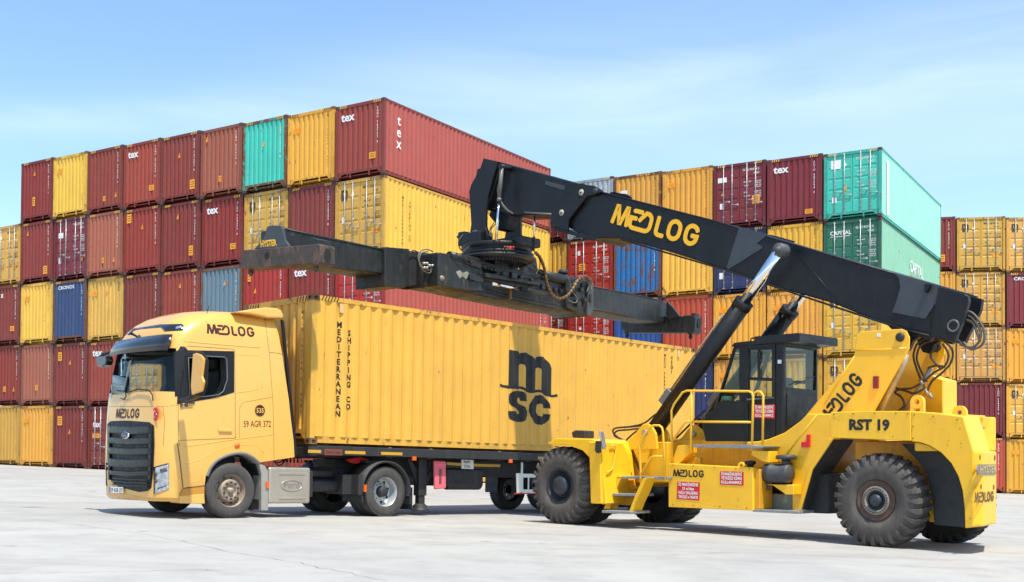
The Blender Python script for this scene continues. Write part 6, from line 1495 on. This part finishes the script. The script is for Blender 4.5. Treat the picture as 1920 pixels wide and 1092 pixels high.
# posts that carry the beam under the rotator
for px_ in ((928, 951), (984, 1004)):
    sp('suspension_post', [(px_[0], 484), (px_[1], 484), (px_[1] + 5, 524), (px_[0] - 6, 522)], 0, .35, .22, .38, SPB, .012)
    sp('suspension_post', [(px_[0], 484), (px_[1], 484), (px_[1] + 5, 524), (px_[0] - 6, 522)], 0, .35, -.38, -.22, SPB, .012)
p0 = Z.I @ (K.M @ Vector((0, rc.y, rc.z)))
MB().lathe([(0, .0), (.86, .0), (.88, -.03), (.86, -.08), (0, -.09)], p0 + Vector((0, 0, -.17)), (0, 0, 1), 36).build('slewing_ring', SPB, spr)
q = MB()
for k in range(60):
    a = 2 * pi * k / 60; q.box(.66, .70, -.018, .018, -.33, -.26, Matrix.Translation(p0) @ Matrix.Rotation(a, 4, 'Z'))
q.build('gear_teeth', SPB, spr)
zc_ = (Z.U(928, 523, 0, .35).z); MB().box(-.45, .45, p0.y - 1.0, p0.y + 1.0, zc_ - .1, zc_ + .04).build('carriage', SPB, spr, .015)
q = MB().lathe([(0, 0), (.12, .0), (.14, .05), (.1, .12), (0, .13)], Z.U(1056, 515, 0, .1), (0, 0, 1), 14).build('work_lamp', CHASS, spr)
# hoses
hp = [Z.U(*p, 0, .6) for p in ((1004, 474), (1013, 484), (1021, 505), (1025, 530), (1033, 550), (1047, 560), (1063, 555), (1075, 540), (1085, 524), (1098, 519), (1106, 526))]
MB().tube(spline(hp, 5), .036, 10).build('hose_bundle', MATS['hose guard bronze'], spr)
q = MB(); sh = spline(hp, 8)
for i in range(0, len(sh) - 1, 3): q.tube([sh[i], sh[i].lerp(sh[i + 1], .6)], .043, 10)
q.build('hose_guard', mat('hose guard dark', (.05, .035, .02), .5), spr)
LH = mat('hose light', None)
for pts in ([(1062, 516), (1068, 530), (1072, 545), (1082, 560), (1078, 568), (1064, 562)], [(1078, 530), (1088, 519), (1100, 518), (1110, 528), (1108, 545)], [(1074, 534), (1086, 521), (1098, 523), (1104, 535), (1100, 548)], [(1080, 540), (1090, 527), (1102, 528), (1107, 540)],
            [(790, 500), (784, 485), (788, 472), (800, 468), (812, 472)], [(792, 502), (786, 488), (790, 475), (802, 472)], [(786, 495), (795, 508), (806, 512), (808, 502), (796, 492)], [(788, 500), (800, 506), (810, 506), (804, 496), (792, 492)]):
    MB().tube(spline([Z.U(*p, 0, .56 if p[0] > 900 else .3) for p in pts], 5), .014, 6).build('hydraulic_hose', LH, spr)
for k in range(6):
    c = Z.U(792 + 5 * (k % 4), 494 + 4 * (k // 2), 0, .3); MB().cyl(c, c + Vector((.06, .04, 0)), .025, 8).build('hose_fitting', ALU, spr)

random.seed(31)
for k, (pa, pb, x) in enumerate((((872, 486), (900, 500), .5), ((905, 500), (932, 508), .48), ((940, 512), (1000, 526), .62), ((1010, 536), (1060, 548), .40), ((880, 520), (905, 526), .47))):
    a = Z.U(*pa, 0, x); b = Z.U(*pb, 0, x); q = MB()
    for i in range(4):
        c = a.lerp(b, (i + random.uniform(.1, .7)) / 4); h_ = random.uniform(.04, .10); q.box(x - .06, x + random.uniform(.02, .06), c.y - h_, c.y + h_, c.z - h_ * .7, c.z + h_ * .7)
    q.build('bracket', SPB, spr, .008)
for pts, x in (([(880, 462), (868, 474), (872, 490), (890, 500), (908, 498)], .5), ([(985, 476), (996, 492), (1010, 508), (1030, 516), (1048, 520)], .45), ([(958, 482), (966, 500), (982, 512), (1006, 516), (1030, 524)], .5),
               ([(868, 440), (860, 452), (862, 466), (872, 474)], .6), ([(1000, 470), (1010, 480), (1012, 500), (1004, 516)], .55), ([(912, 540), (940, 548), (990, 560), (1050, 572)], .42), ([(912, 546), (940, 553), (990, 566), (1050, 578)], .42), ([(768, 476), (775, 470), (785, 474), (800, 482), (822, 482)], -.1)):
    MB().tube(spline([Z.U(*p, 0, x) for p in pts], 6), .013, 6).build('hydraulic_hose', HOSE, spr)
